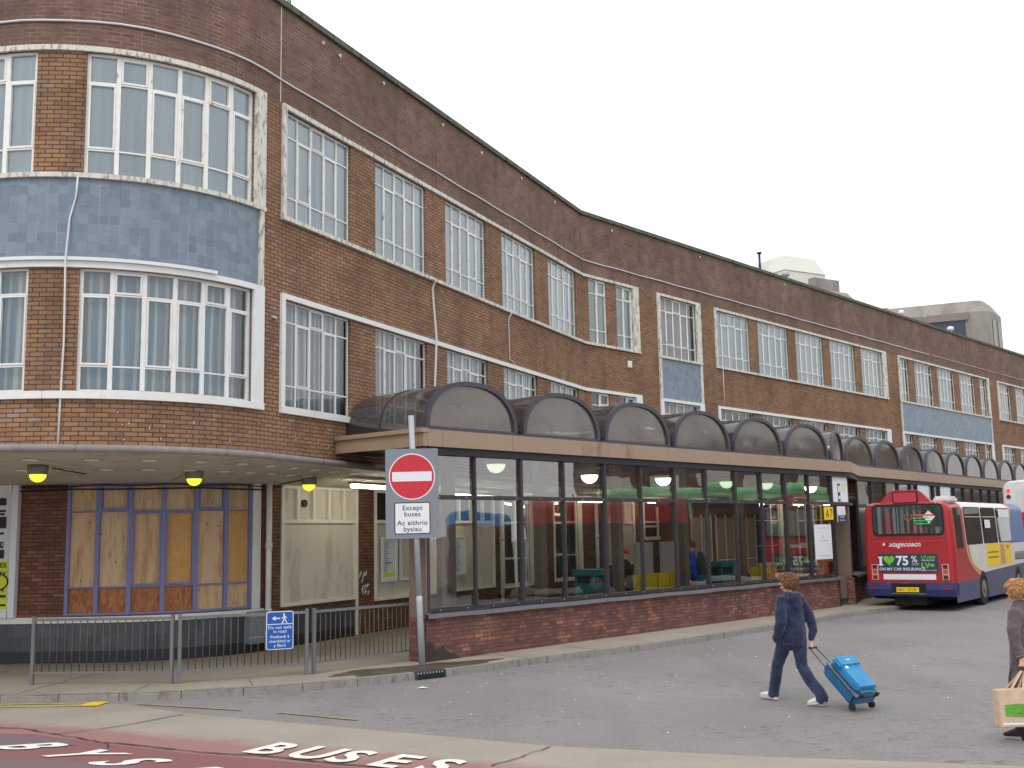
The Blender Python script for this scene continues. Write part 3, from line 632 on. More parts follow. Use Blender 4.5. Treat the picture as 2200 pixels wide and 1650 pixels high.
for q in ([(-7.7, 18, 3.61), (-7.5, 18.9, 3.56)], [(-5.95, 19.7, 3.6), (-6.55, 20.7, 3.53)], [(-4.3, 22.4, 3.58), (-4.9, 22.6, 3.5)]): mb = MB(); mb.tube(q, .012, 5); mb.build('lamp_cable', M['cable_black'], bld)
def tube_lamp(label, c, d, L=1.5):
    t = thing('tube_light', label, 'tube light', tuple(c), 0, 'fluorescent tubes under the canopy'); c = Vector(c); d = Vector(d); n = Vector((d.y, -d.x, 0))
    mb = MB(); mb.box(c, d, n, (0, 0, 1), (-L / 2 - .05, L / 2 + .05), (-.07, .07), (-.0, .05)); mb.build('lamp_housing', M['lamp_body'], t)
    mb = MB(); mb.tube([c + d * (-L / 2) + Vector((0, 0, -.045)), c + d * (L / 2) + Vector((0, 0, -.045))], .042, 10); mb.build('tube', M['tube_glow'], t)
tl = ['lit tube light beside the no entry sign', 'lit tube light behind the first concourse pane', 'lit tube light above the third pane', 'lit tube light above the fourth pane']
tube_lamp('lit tube light under the canopy just left of the no entry sign', W(Gd, 2.3, 1.35, 3.5), dA, 2.4)
for k, (s, off, lb) in enumerate(((6.6, 1.0, 'short lit tube light seen through the first concourse pane'), (8.5, .9, 'lit tube light seen through the second concourse pane'), (11.6, 1.0, 'long lit tube light seen through the third concourse pane'), (15.3, .9, 'lit tube light seen through the fourth concourse pane'))):
    tube_lamp(lb, W(Gd, s, off, 3.44), dA if s < LG else dB, 1.2)
for k in range(5):
    tube_lamp(('lit tube light deep in the concourse above the yellow seats', 'lit tube light above the man in the blue jacket', 'lit tube light above the tan kiosk', 'lit tube light left of the yellow stand sign', 'lit tube light behind the yellow stand sign')[k], W(Gd, 19.2 + k * 3.3, .9, 3.44), dB, 1.3)
# ---- roof mast and rooftop items
t = thing('roof_mast', 'thin white mast rising from the roof above the first window bay', 'mast', tuple(W(Up, -14.6, -.5, 12.1)))
mb = MB(); mb.tube([W(Up, -14.6, -.5, 12.1), W(Up, -14.6, -.5, 16)], .045, 10); mb.build('mast_pole', M['galv'], t)
mb = MB(); mb.cbox(W(Up, -14.6, -.5, 12.13), .3, .3, .06); mb.build('base_plate', M['galv'], t)
for s, zz, r, lb in ((13.9, 12.62, .17, 'small grey cowl on the roof edge before the cream roof block'), (25.6, 12.62, .14, 'small pale cowl on the roof edge left of the concrete tower'), (32.0, 12.62, .18, 'white cowl on the roof edge in front of the concrete tower')):
    t = thing('roof_cowl', lb, 'roof cowl', tuple(W(Up, s, -.25, zz)), 0, 'cowls along the parapet'); p = W(Up, s, -.25, zz)
    mb = MB(); mb.tube([p, p + Vector((0, 0, .16)), p + Vector((0, 0, .2)), p + Vector((0, 0, .34)), p + Vector((0, 0, .4))], [r * .5, r * .5, r, r, r * .4], 14); mb.build('cowl_cap', M['pipe'] if s > 14 else M['galv'], t)
# ------------------------------------------------------------------ glazed bus concourse
AC = .7472; dC = Vector((sin(AC), cos(AC), 0)); nC = Vector((cos(AC), -sin(AC), 0)); CP = Vector((-.1065, 21.5049, 0))
C1 = CP + dC * 13.9; C2 = Vector((10.4, 34.03, 0)); d12 = (C2 - C1); L12 = d12.length; d12 = d12.normalized(); n12 = Vector((d12.y, -d12.x, 0))
AD = radians(37.8); dD = Vector((sin(AD), cos(AD), 0)); nD = Vector((cos(AD), -sin(AD), 0))
class Cb:      # line of the barrel fronts
    brk = [13.9, 13.9 + L12]; arc = (-99, -98)
    @staticmethod
    def at(s):
        if s > 13.9 + L12: return C2 + dD * (s - 13.9 - L12), dD, nD
        if s > 13.9: return C1 + d12 * (s - 13.9), d12, n12
        return CP + dC * s, dC, nC
SBB = 13.9 + L12
SC = 14.85; F1 = CP + dC * SC; F2 = C2 + dD * .9; f12 = F2 - F1; LF = f12.length; f12 = f12.normalized(); g12 = Vector((f12.y, -f12.x, 0)); SB = SC + LF
class Cn:      # line of the glazing and fascia
    brk = [SC, SB]; arc = (-99, -98)
    @staticmethod
    def at(s):
        if s > SB: return F2 + dD * (s - SB), dD, nD
        if s > SC: return F1 + f12 * (s - SC), f12, g12
        return CP + dC * s, dC, nC
SEND = 52.0
con = thing('bus_concourse', 'low glazed bus concourse with brick base, brown fascia and a row of smoked barrel rooflights', 'bus station', (-1.6, 20, .12))
mb = MB(); slab(mb, Cn, -2.25, 13.88, 0.0, .9, -.24, 0); mb.build('brick_base', M['brick_red'], con)
mb = MB(); slab(mb, Cn, 15.0, SEND, 0.0, .9, -.24, 0); mb.build('brick_base', M['brick_red'], con)
def coping(s0, s1):
    mb = MB(); n = int((s1 - s0) / .45); rg = random.Random(5)
    for i in range(n):
        a, b = s0 + (s1 - s0) * i / n, s0 + (s1 - s0) * (i + 1) / n; j = [(.10 + .012 * sin(q * 1.9), .006 * sin(q * 2.7)) for q in (a, b)]
        A = [W(Cn, a, -.2, .985), W(Cn, a, j[0][0], .955 + j[0][1]), W(Cn, a, j[0][0] + .01, .885 + j[0][1]), W(Cn, a, j[0][0] - .03, .885 + j[0][1])]
        B = [W(Cn, b, -.2, .985), W(Cn, b, j[1][0], .955 + j[1][1]), W(Cn, b, j[1][0] + .01, .885 + j[1][1]), W(Cn, b, j[1][0] - .03, .885 + j[1][1])]
        for k in range(3): mb.poly([A[k], B[k], B[k + 1], A[k + 1]])
    return mb.build('metal_coping', M['sill_metal'], con)
coping(-2.3, 13.95); coping(15.0, SEND)
mb = MB(); slab(mb, Cn, 13.88, 13.94, 0.0, .9, -.26, .004); mb.build('brick_base_end', M['ink'], con)
# fascia in lengths with open joints
k = 0; js = [-2.3, -1.9] + [-.0 + 2.67 * i for i in range(0, 6)] + [SC, SB] + [SB + 2.67 * i for i in range(1, 14)]
for a, b in zip(js, js[1:]):
    mb = MB(); slab(mb, Cn, a + .004, b - .004, 4.0, 4.315, -.05, .13); mb.build('fascia_panel', M['brown_steel'], con)
mb = MB(); slab(mb, Cn, -2.2, SEND, 3.86, 3.998, -.12, .07); mb.build('head_beam', M['ink'], con)
mb = MB(); slab(mb, Cn, -2.2, SEND, 4.317, 4.36, -.1, .03); mb.build('gutter_edge', M['rim'], con)
# short end towards the building
E0 = W(Cn, -2.3, .13, 0); E1 = Vector((-3.45, 21.25, 0)); dE = (E1 - E0).normalized(); nE = Vector((-dE.y, dE.x, 0)); LE = (E1 - E0).length
mb = MB(); mb.box(E0, dE, nE, (0, 0, 1), (0, LE), (0, .1), (4.0, 4.25)); mb.box(E0, dE, nE, (0, 0, 1), (-.02, LE + .05), (-.02, .16), (4.25, 4.33)); mb.build('end_fascia', M['brown_steel'], con)
mb = MB(); mb.poly([E0 + Vector((0, 0, 4.02)), W(Cn, -.5, 0, 4.02), W(Up, -12.2, .02, 4.02), E1 + Vector((0, 0, 4.02))]); mb.build('end_soffit', M['ink'], con)
# corner column
mb = MB(); mb.box(W(Cn, -2.27, .02, 0), dE, nE, (0, 0, 1), (0, .42), (-.12, .0), (.9, 4.0)); mb.build('corner_column', M['brown_column'], con)
mb = MB(); c = W(Cn, -2.27, .0, 0)
mb.poly([c + Vector((0, 0, 0)), c + dE * .4, c + dE * .4 + Vector((0, 0, .9)), c + Vector((0, 0, .9))], [(0, 0), (.4, 0), (.4, .9), (0, .9)]); mb.build('brick_base', M['brick_red'], con)
MU = [-2.2, -.95, .37, 1.69, 3.09, 4.42, 5.77, 7.13, 8.49, 9.79, 11.07, 12.38, 13.78]
MU2 = [SB + .1 + 1.335 * i for i in range(0, 24)]
def glazing(MUs):
    for i, s in enumerate(MUs):
        w = .024 if i % 2 else .036; mb = MB(); slab(mb, Cn, s - w, s + w, .985, 3.86, -.065, .018); mb.build('mullion', M['alu'], con)
    a, b = MUs[0], MUs[-1]
    for z0, z1 in ((.985, 1.06), (3.035, 3.115)):
        mb = MB()
        for p, q in zip(MUs, MUs[1:]): slab(mb, Cn, p + .036, q - .036, z0, z1, -.09, .012)
        mb.build('transom' if z0 > 2 else 'bottom_rail', M['alu'], con)
    q = a + .3
    while q < 13.8:
        for z in (1.02, 3.075): mb = MB(); mb.cbox(W(Cn, q, .014, z), .018, .018, .018); mb.build('fixing_screw', M['galv'], con)
        q += .7
    rg = random.Random(11)
    for p, q in zip(MUs, MUs[1:]):
        for z0, z1 in ((1.06, 3.035), (3.115, 3.86)):
            mb = MB(); t = [-.05 + rg.uniform(-.004, .004) for _ in range(4)]
            mb.poly([W(Cn, p, t[0], z0), W(Cn, q, t[1], z0), W(Cn, q, t[1] + t[2] - t[0], z1), W(Cn, p, t[2], z1)]); mb.build('glass_pane', M['glass_big'], con)
glazing(MU); glazing(MU2)
# doorway at the bend: sign panel, pillar
mb = MB(); slab(mb, Cn, 13.84, 14.83, 3.12, 3.86, -.06, -.02); pn = mb.build('sign_panel', M['sign_white'], con)
mb = MB(); slab(mb, Cn, 13.82, 15.9, 3.03, 3.11, -.1, .01); mb.build('transom', M['alu'], con)
mb = MB(); slab(mb, Cn, 14.2, 14.34, 3.14, 3.66, -.018, -.012); mb.build('sign_figure', M['ink'], pn)
mb = MB(); slab(mb, Cn, 14.22, 14.32, 3.2, 3.3, -.011, -.008); slab(mb, Cn, 14.22, 14.32, 3.4, 3.6, -.011, -.008); mb.build('sign_figure_front', M['sign_white'], pn)
p, d, n = Cn.at(14.55); text('lettering', '17', W(Cn, 14.58, -.01, 3.42), d, (0, 0, 1), .36, M['poster_yellow'], pn, .01)
mb = MB(); slab(mb, Cn, 15.02, 15.4, .12, 3.9, -.45, -.06); mb.build('door_pillar', M['brown_column'], con)
for s, lb in ((SB + 6.1, '12'), (SB + 8.8, '')):
    mb = MB(); slab(mb, Cn, s, s + 1.25, 3.12, 3.86, .03, .045); q = mb.build('sign_panel', M['paper'], con)
    if lb: p, d, n = Cn.at(s); text('lettering', lb, W(Cn, s + .62, .05, 3.3), d, (0, 0, 1), .3, M['poster_yellow'], q, .01)
# barrels
def bdepth(s):
    p, d, n = Cb.at(s); t = 0
    while t < 9:
        q = p - n * t
        if (q - T0).dot(nA) < .03 or (q - B0).dot(nB) < .03: break
        t += .05
    return t
def barrel(sc, hw, H=.95, label=None):
    e = 2 / 2.35; N = 26; prof = []
    for i in range(N + 1):
        a = pi * i / N; x = -cos(a); z = sin(a); prof.append((hw * math.copysign(abs(x) ** e, x), H * max(0, z) ** e))
    P = lambda x, z, t: W(Cb, sc + x, t, 4.33 + z) if False else (Cb.at(sc)[0] + Cb.at(sc)[1] * x + Cb.at(sc)[2] * t + Vector((0, 0, 4.345 + z)))
    D = max(.6, min(bdepth(sc - hw * .9), bdepth(sc + hw * .9), bdepth(sc)))
    mb = MB()
    for (x0, z0), (x1, z1) in zip(prof, prof[1:]): mb.poly([P(x0, z0, 0), P(x1, z1, 0), P(x1, z1, -D), P(x0, z0, -D)], smooth=True)
    o = mb.build('barrel_rooflight', M['smoke_side'], con)
    mb = MB(); mb.poly([P(x, z, -.02) for x, z in prof][::-1]); mb.build('end_sheet', M['smoke_end'], o)
    def band(t0, t1, g0, g1):
        mb = MB(); sc_ = [(1 + g / hw, 1 + g / H) for g in (g0, g1)]
        for (x0, z0), (x1, z1) in zip(prof, prof[1:]):
            a = [(x0 * s_[0], z0 * s_[1]) for s_ in sc_]; b = [(x1 * s_[0], z1 * s_[1]) for s_ in sc_]
            mb.poly([P(*a[0], t1), P(*b[0], t1), P(*b[1], t1), P(*a[1], t1)]); mb.poly([P(*a[1], t1), P(*b[1], t1), P(*b[1], t0), P(*a[1], t0)]); mb.poly([P(*b[0], t0), P(*b[0], t1), P(*a[0], t1), P(*a[0], t0)])
        return mb
    mb = band(-.06, .03, -.075, .015); mb.box(P(0, 0, 0), Cb.at(sc)[1], Cb.at(sc)[2], (0, 0, 1), (-hw, hw), (-.05, .028), (-.02, .05)); mb.build('rim', M['rim'], o)
    t = -1.3
    while t > -D + .3: band(t - .05, t, -.01, .014).build('rib', M['rim'], o); t -= 1.3
for k in range(6): barrel(-.98 + 2.68 * k, 1.235)
barrel(13.9 + L12 / 2, 1.16)
for k in range(12): barrel(SBB + 1.38 + 2.68 * k, 1.235)
# roof deck between barrels
mb = MB(); ed = [-2.2] + [-.98 + 2.68 * k + 1.34 for k in range(6)] + [SBB + .04] + [SBB + 1.38 + 2.68 * k + 1.34 for k in range(12)]
for s in ed:
    p, d, n = Cb.at(s); D = bdepth(s); mb.box(Vector((p.x, p.y, 0)), d, n, (0, 0, 1), (-.1, .1), (-D, -.05), (4.2, 4.34))
mb.build('roof_beam', M['rim'], con)
for s in [-.95 + 2.7 * k for k in range(6)] + [SB + .1 + 2.67 * k for k in range(8)]:
    p, d, n = Cn.at(s); mb = MB(); mb.box(Vector((p.x, p.y, 0)) - n * .75, d, n, (0, 0, 1), (-.1, .1), (-.1, .1), (.12, 4.2)); mb.build('inner_column', M['brown_column'], con)
# floor inside
mb = MB(); fl = [W(Cn, s, -.2, .14 + .17 * min(1, max(0, (s + 2) / 5))) for s in (-2.2, 0, 3, 8, SC, SB, 30, SEND)]; bk = [W(Gd, s, .0, z) for s, z in ((60, .31), (30, .31), (LG, .31), (9, .31), (6, .16))]
mb.poly(fl[:3] + [bk[3], bk[4]]); mb.poly(fl[2:6] + [bk[2], bk[3]]); mb.poly(fl[5:] + [bk[0], bk[1], bk[2]])
tag(mb.build('floor', plain('concourse_floor', srgb(120, 112, 100), .6, .1, 2)), kind='structure')
# globes hanging in the concourse
for k, (s, o_, lb) in enumerate(((.9, 1.2, 'dim globe lamp behind the second concourse pane'), (4.55, 1.6, 'brightest globe lamp behind the fourth concourse pane'), (7.6, 1.6, 'lit globe lamp behind the sixth concourse pane'), (11.0, 1.8, 'small globe lamp behind the ninth concourse pane'), (13.2, 1.8, 'small globe lamp near the white sign panel'), (17.6, 1.6, 'globe lamp just right of the white sign panel'), (27.5, 1.5, 'globe lamp glowing above the red bus roof'))):
    p, d, n = Cn.at(s); c = Vector((p.x, p.y, 0)) - n * o_; globe('globe_lamp', lb, (c.x, c.y, 3.83 if k else 3.95), .2, M['glow_white'] if k in (1, 2, 5, 6) else emit('dim_lamp_glow', (.85, .95, .7, 1), .9), 'globe lamps inside the concourse', .1, 'globe lamp')
# teal bins
def inside(s, off, z=.31):
    p, d, n = Cn.at(s); q = Vector((p.x, p.y, z)) - n * off; return q, d, n
for s, lb in ((5.3, 'teal litter bin with red stripe left of the person in red hat'), (9.7, 'teal litter bin behind the man with the rucksack'), (11.0, 'teal litter bin with white notice right of the man with the rucksack')):
    q, d, n = inside(s, 2.2); t = thing('litter_bin', lb, 'litter bin', tuple(q), 0, 'teal bins in the concourse')
    mb = MB(); mb.box(q, d, n, (0, 0, 1), (-.34, .34), (-.3, .3), (0, .85)); mb.build('bin_body', M['teal'], t, bevel=.02)
    mb = MB(); mb.box(q, d, n, (0, 0, 1), (-.38, .38), (-.34, .34), (1.03, 1.17)); 
    for a in (-.33, .27):
        for b in (-.29, .23): mb.box(q, d, n, (0, 0, 1), (a, a + .06), (b, b + .06), (.85, 1.03))
    mb.build('bin_lid', M['teal'], t)
    mb = MB(); mb.box(q, d, n, (0, 0, 1), (-.31, .31), (-.27, .27), (.85, 1.03)); mb.build('bin_mouth', M['ink'], t)
    mb = MB(); mb.box(q, d, n, (0, 0, 1), (-.345, .345), (.3, .306), (.62, .66)); mb.build('bin_stripe', M['sign_red'], t)
    if s == 11.0: mb = MB(); mb.box(q, d, n, (0, 0, 1), (.1, .33), (.307, .31), (.1, .5)); mb.build('bin_notice', M['paper'], t)
# yellow mesh seats
def bench(s, off, n_seats, lb):
    q, d, n = inside(s, off); t = thing('waiting_seats', lb, 'seats', tuple(q), 0, 'yellow seats in the concourse')
    for i in range(n_seats):
        a = i * .52; mb = MB(); mb.box(q, d, n, (0, 0, 1), (a + .02, a + .48), (-.22, .2), (.42, .45)); mb.build('seat', M['seat_yellow'], t)
        mb = MB(); mb.box(q, d, n, (0, 0, 1), (a + .02, a + .48), (.2, .23), (.45, .98)); 
        for r_ in range(4): mb.box(q, d, n, (0, 0, 1), (a + .06, a + .44), (.231, .236), (.52 + r_ * .11, .56 + r_ * .11))
        mb.build('backrest', M['seat_yellow'], t)
    for a in (.1, n_seats * .52 - .1):
        mb = MB(); mb.tube([q + d * a + n * .15 + Vector((0, 0, z)) for z in (0, .42)], .022, 8); mb.tube([q + d * a - n * .15 + Vector((0, 0, z)) for z in (0, .42)], .022, 8); mb.build('leg', M['seat_yellow'], t)
    mb = MB(); c = q + d * (n_seats * .52 + .02); mb.tube([c + n * (.16 * cos(x * pi / 8)) + Vector((0, 0, .47 + .16 * sin(x * pi / 8))) for x in range(9)], .018, 8); mb.build('armrest', M['seat_yellow'], t)
bench(6.45, 2.2, 2, 'pair of yellow seats right beside the person in red hat'); bench(7.5, 2.4, 3, 'three yellow seats in front of the grey notice boards'); bench(12.0, 2.0, 3, 'yellow seats left of the boy under the tan kiosk'); bench(15.0, 3.6, 2, 'two yellow seats below the white window poster'); bench(18.8, 3.0, 1, 'single yellow seat seen through the doorway gap'); bench(20.6, 3.0, 2, 'yellow seats between the doorway pillar and red bus')
# notice boards, kiosk
for s, off, w, z0, z1, m, lb in ((10.8, 5.0, .95, 1.0, 2.05, 'board_grey', 'left grey notice board standing behind the yellow seats'), (12.15, 5.0, .95, 1.0, 2.05, 'board_grey', 'right grey notice board standing behind the yellow seats')):
    q, d, n = inside(s, off); t = thing('notice_board', lb, 'notice board', tuple(q), 0, 'grey notice boards'); mb = MB(); mb.box(q, d, n, (0, 0, 1), (0, w), (-.02, .02), (z0 - .31, z1 - .31)); mb.build('board', M[m], t)
    for a in (.03, w - .03): mb = MB(); mb.tube([q + d * a + Vector((0, 0, z)) for z in (0, z1 - .31)], .025, 8); mb.build('leg', M['brown_column'], t)
q, d, n = inside(18.2, 5.2); t = thing('kiosk', 'tan and dark red kiosk inside the concourse left of the yellow stand sign', 'kiosk', tuple(q))
mb = MB(); mb.box(q, d, n, (0, 0, 1), (-2.6, 2.8), (-1, 0), (0, 2.9)); mb.build('kiosk_wall', M['kiosk_red'], t)
for a in (-2.3, -.5, 1.2):
    mb = MB(); mb.box(q, d, n, (0, 0, 1), (a, a + 1.4), (.0, .02), (1.1, 2.5)); mb.build('kiosk_window', M['kiosk'], t)
    mb = MB(); mb.box(q, d, n, (0, 0, 1), (a, a + 1.4), (.0, .022), (.5, .98)); mb.build('kiosk_panel', M['kiosk'], t)
    mb = MB()
    for b in (a - .03, a + .68, a + 1.39): mb.box(q, d, n, (0, 0, 1), (b, b + .05), (.0, .04), (.45, 2.6))
    mb.box(q, d, n, (0, 0, 1), (a, a + 1.4), (.0, .038), (1.0, 1.06)); mb.build('kiosk_frame', M['cream_frame'], t)
mb = MB(); mb.box(q, d, n, (0, 0, 1), (-2.7, 2.9), (-1.1, .1), (2.9, 3.05)); mb.build('kiosk_roof', M['rim'], t)
# stand sign A7, ticket sign, poster on the glass, blue notice
def gsign(name, label, cat, s, z, w, h, m, off=.06):
    t = thing(name, label, cat, tuple(W(Cn, s, off, z))); mb = MB(); slab(mb, Cn, s - w / 2, s + w / 2, z - h / 2, z + h / 2, off, off + .03); mb.build('sign_plate', M[m], t, bevel=.006); return t
t = gsign('stand_sign', 'small yellow A 7 stand sign on the glass left of the doorway', 'stand sign', 13.35, 2.78, .52, .36, 'sign_yellow'); p, d, n = Cn.at(13.3)
text('lettering', 'A 7', W(Cn, 13.35, .095, 2.66), d * .72, (0, 0, 1), .36, M['ink'], t, .012)
t = gsign('ticket_sign', 'small hanging white and navy tickets sign in the doorway', 'sign', 14.27, 2.76, .5, .46, 'sign_white', .0); p, d, n = Cn.at(14.3)
mb = MB(); slab(mb, Cn, 14.02, 14.52, 2.53, 2.73, .032, .036); mb.build('navy_band', M['ink_navy'], t)
text('lettering', 'tickets', W(Cn, 14.27, .04, 2.65), d, (0, 0, 1), .12, M['sign_white'], t, .004); text('lettering', 'tocynnau', W(Cn, 14.27, .04, 2.56), d, (0, 0, 1), .1, M['sign_white'], t, .004)
t = gsign('glass_poster', 'white paper poster taped to the last pane before the doorway', 'poster', 13.05, 1.98, 1.0, .98, 'paper', .0); p, d, n = Cn.at(13)
text('lettering', 'timetable', W(Cn, 13.05, .034, 1.98), d, (0, 0, 1), .0001, M['ink'], t)
mb = MB(); slab(mb, Cn, 12.8, 13.3, 2.0, 2.03, .031, .034); slab(mb, Cn, 12.7, 13.4, 2.36, 2.38, .031, .034); slab(mb, Cn, 13.0, 13.1, 2.1, 2.16, .031, .034); slab(mb, Cn, 12.7, 13.4, 1.58, 1.6, .031, .034); mb.build('print_rows', M['board_grey'], t)
# ------------------------------------------------------------------ ground
def gmat():
    t = NT('tarmac'); tc = t.node('ShaderNodeTexCoord'); v = tc.outputs['Object']
    f = t.math('MULTIPLY_ADD', t.noise(v, 26, 3, .75), .5, t.math('MULTIPLY', t.noise(v, 90, 3, .7), .5)); g = t.noise(v, .35, 6, .6); h = t.noise(v, 6, 5, .65)
    c = t.ramp(f, [(.3, srgb(108, 105, 105)), (.52, srgb(136, 132, 131)), (.72, srgb(160, 156, 154))])
    c = t.mix(t.ramp(g, [(.35, .28), (.62, 0.0)]), c, srgb(104, 100, 100)); c = t.mix(t.ramp(h, [(.55, 0.0), (.8, .3)]), c, srgb(158, 153, 148))
    rn = t.noise(t.mapping(v, (.9, 3.6, 1), (0, 0, .12)), 1.5, 3, .5, .8); ridge = t.math('ABSOLUTE', t.math('SUBTRACT', rn, .5))
    brk = t.ramp(t.noise(t.mapping(v, (1, 1.6, 1)), 3.4, 2), [(.5, 0.0), (.56, 1.0)]); msk = t.ramp(t.noise(v, .33, 3, .5), [(.42, 0.0), (.56, 1.0)])
    r3 = t.math('ABSOLUTE', t.math('SUBTRACT', t.noise(t.mapping(v, (1.3, 7.0, 1), (0, 0, .1)), 1.7, 2, .5, .5), .5)); b3 = t.ramp(t.noise(v, 4.2, 2), [(.48, 0.0), (.53, 1.0)])
    c = t.mix(t.math('MULTIPLY', t.math('MULTIPLY', t.math('MULTIPLY', t.ramp(r3, [(.0, 1.0), (.03, 0.0)]), b3), msk), .55), c, srgb(78, 74, 73))
    c = t.mix(t.math('MULTIPLY', t.math('MULTIPLY', t.math('MULTIPLY', t.ramp(ridge, [(.0, 1.0), (.02, 0.0)]), brk), msk), .85), c, srgb(72, 66, 64))
    sp = t.node('ShaderNodeTexVoronoi'); sp.inputs['Scale'].default_value = 5; t.link(v, sp.inputs['Vector']); c = t.mix(t.ramp(sp.outputs[0], [(.02, .6), (.05, 0.0)]), c, srgb(186, 182, 178))
    tk = t.noise(t.mapping(v, (1.1, .09, 1), (0, 0, .74)), .8, 4, .6); c = t.mix(t.ramp(tk, [(.5, 0.0), (.68, .17)]), c, srgb(88, 84, 84))
    ol = t.noise(v, 1.3, 3, .5); c = t.mix(t.ramp(ol, [(.66, 0.0), (.76, .3)]), c, srgb(84, 80, 80)); pl = t.noise(v, .17, 2, .4); c = t.mix(t.ramp(pl, [(.5, 0.0), (.56, .1)]), c, srgb(170, 163, 158))
    t.link(c, t.b.inputs['Base Color']); t.b.inputs['Roughness'].default_value = .88; t.b.inputs['Specular IOR Level'].default_value = .3
    t.bump(f, .5, .006); return t.m
def slabmat(name, a, b, c3, red=None):
    t = NT(name); tc = t.node('ShaderNodeTexCoord'); v = tc.outputs['Object']
    f = t.noise(v, 75, 3, .75); g = t.noise(v, .8, 6, .6); c = t.ramp(f, [(.3, a), (.7, b)]); c = t.mix(t.ramp(g, [(.4, .45), (.62, 0.0)]), c, c3)
    if red:
        sep = t.node('ShaderNodeSeparateXYZ'); t.link(v, sep.inputs[0])
        # distance past the worn edge of the lane colouring (a line on the ground)
        ds = t.math('ADD', t.math('ADD', t.math('MULTIPLY', sep.outputs[0], red[0]), t.math('MULTIPLY', sep.outputs[1], red[1])), red[2])
        ds = t.math('MULTIPLY_ADD', t.math('SUBTRACT', t.noise(v, 1.6, 5, .6), .5), 1.2, ds)
        c = t.mix(t.ramp(t.math('MULTIPLY_ADD', ds, .8, .5), [(.3, 0.0), (.62, .85)]), c, red[3])
    t.link(c, t.b.inputs['Base Color']); t.b.inputs['Roughness'].default_value = .88; t.b.inputs['Specular IOR Level'].default_value = .25; t.bump(f, .4, .005); return t.m
M['tarmac'] = gmat()
M['strip'] = slabmat('concrete_strip', srgb(142, 134, 124), srgb(172, 163, 152), srgb(138, 130, 121), (-.45, -.89, 10.15, srgb(148, 106, 101)))
M['red_lane'] = slabmat('red_lane_surfacing', srgb(116, 74, 76), srgb(146, 98, 98), srgb(126, 94, 94))
M['patch'] = slabmat('dark_patch', srgb(98, 90, 96), srgb(120, 110, 114), srgb(124, 94, 96))
M['paving'] = slabmat('pavement_concrete', srgb(146, 138, 124), srgb(172, 164, 149), srgb(134, 127, 116))
M['kerb'] = plain('kerb_stone', srgb(142, 137, 132), .85, .15, 5, bump=.3, grime=(srgb(100, 96, 92), 6.0, .52, .7))
mb = MB(); mb.poly([(-400, -60, 0), (600, -60, 0), (600, 900, 0), (-400, 900, 0)]); tag(mb.build('road', M['tarmac']), kind='structure')
KB = [(-26, 20.5), (-14, 17.6), (-10, 16.95), (-7.81, 16.74), (-7.07, 16.66), (-5.56, 16.7), (-4.56, 16.91), (-3.6, 17.22), (-2.77, 17.66), (-1.78, 18.3), (-.8, 19.1), (.59, 20.46), (2.7, 22.35), (4.91, 24.78), (7.74, 28.05), (9.0, 29.6), (10.0, 30.4), (11.0, 31.6), (12.3, 33.6), (22, 46.2), (40, 69.5)]
def catmull(P, n=6):
    out = []
    for i in range(len(P) - 1):
        p0, p1, p2, p3 = P[max(i - 1, 0)], P[i], P[i + 1], P[min(i + 2, len(P) - 1)]
        for k in range(n):
            u = k / n; out.append(tuple(.5 * (2 * b + (c - a) * u + (2 * a - 5 * b + 4 * c - d) * u * u + (-a + 3 * b - 3 * c + d) * u ** 3) for a, b, c, d in zip(p0, p1, p2, p3)))
    out.append(P[-1]); return out
KC = [Vector((x, y, 0)) for x, y in catmull(KB)]
KL = [0.0]
for a, b in zip(KC, KC[1:]): KL.append(KL[-1] + (b - a).length)
def kat(l):
    l = min(max(l, 0.001), KL[-1] - .001)
    for i in range(len(KL) - 1):
        if KL[i + 1] >= l:
            u = (l - KL[i]) / (KL[i + 1] - KL[i]); d = (KC[i + 1] - KC[i]).normalized(); return KC[i].lerp(KC[i + 1], u), d, Vector((-d.y, d.x, 0))
mb = MB()
for a, b in zip(KC, KC[1:]):
    pa, pb = a, b; mb.poly([pa, pb, pb + Vector((-40, 40, 0)), pa + Vector((-40, 40, 0))])
mb = MB(); top = [p + Vector((0, 0, .118)) for p in KC]
mb2 = []
for i in range(len(top) - 1):
    p, q = top[i], top[i + 1]; n1, n2 = kat(KL[i] + .01)[2], kat(KL[i + 1] - .01)[2]
    mb.poly([p + n1 * .12, q + n2 * .12, q + n2 * 1.5, p + n1 * 1.5]) if False else None
# pavement as one sheet: kerb line to a far inland line (over the building footprint)
inl = [Vector((60, 110, .118)), Vector((-40, 110, .118)), Vector((-60, 30, .118))]
mb.poly([p for p in top] + inl); tag(mb.build('pavement', M['paving']), kind='structure')
mb = MB(); l = 0.4; rg = random.Random(2); drain = None
lens = []
while l < KL[-1] - 1:
    L1 = .91; p, d, n = kat(l + .45)
    if abs(p.x + 1.5) < .1 and abs(p.y - 18.6) < 2 and not drain: pass
    a, b = kat(l + .006), kat(l + L1 - .006); mid = kat(l + L1 / 2); dz = rg.uniform(-.004, .004)
    sec = [(-.005, -.01), (-.004, .1), (.018, .124 + dz), (.125, .126 + dz), (.125, .0)]
    R3 = [[q[0] + q[2] * x + Vector((0, 0, z)) for x, z in sec] for q in (a, mid, b)]
    for A, B in zip(R3, R3[1:]):
        for k in range(4): mb.poly([A[k], B[k], B[k + 1], A[k + 1]])
    mb.poly(R3[0][::-1]); mb.poly(R3[2]); l += L1
tag(mb.build('kerb', M['kerb']), kind='structure')
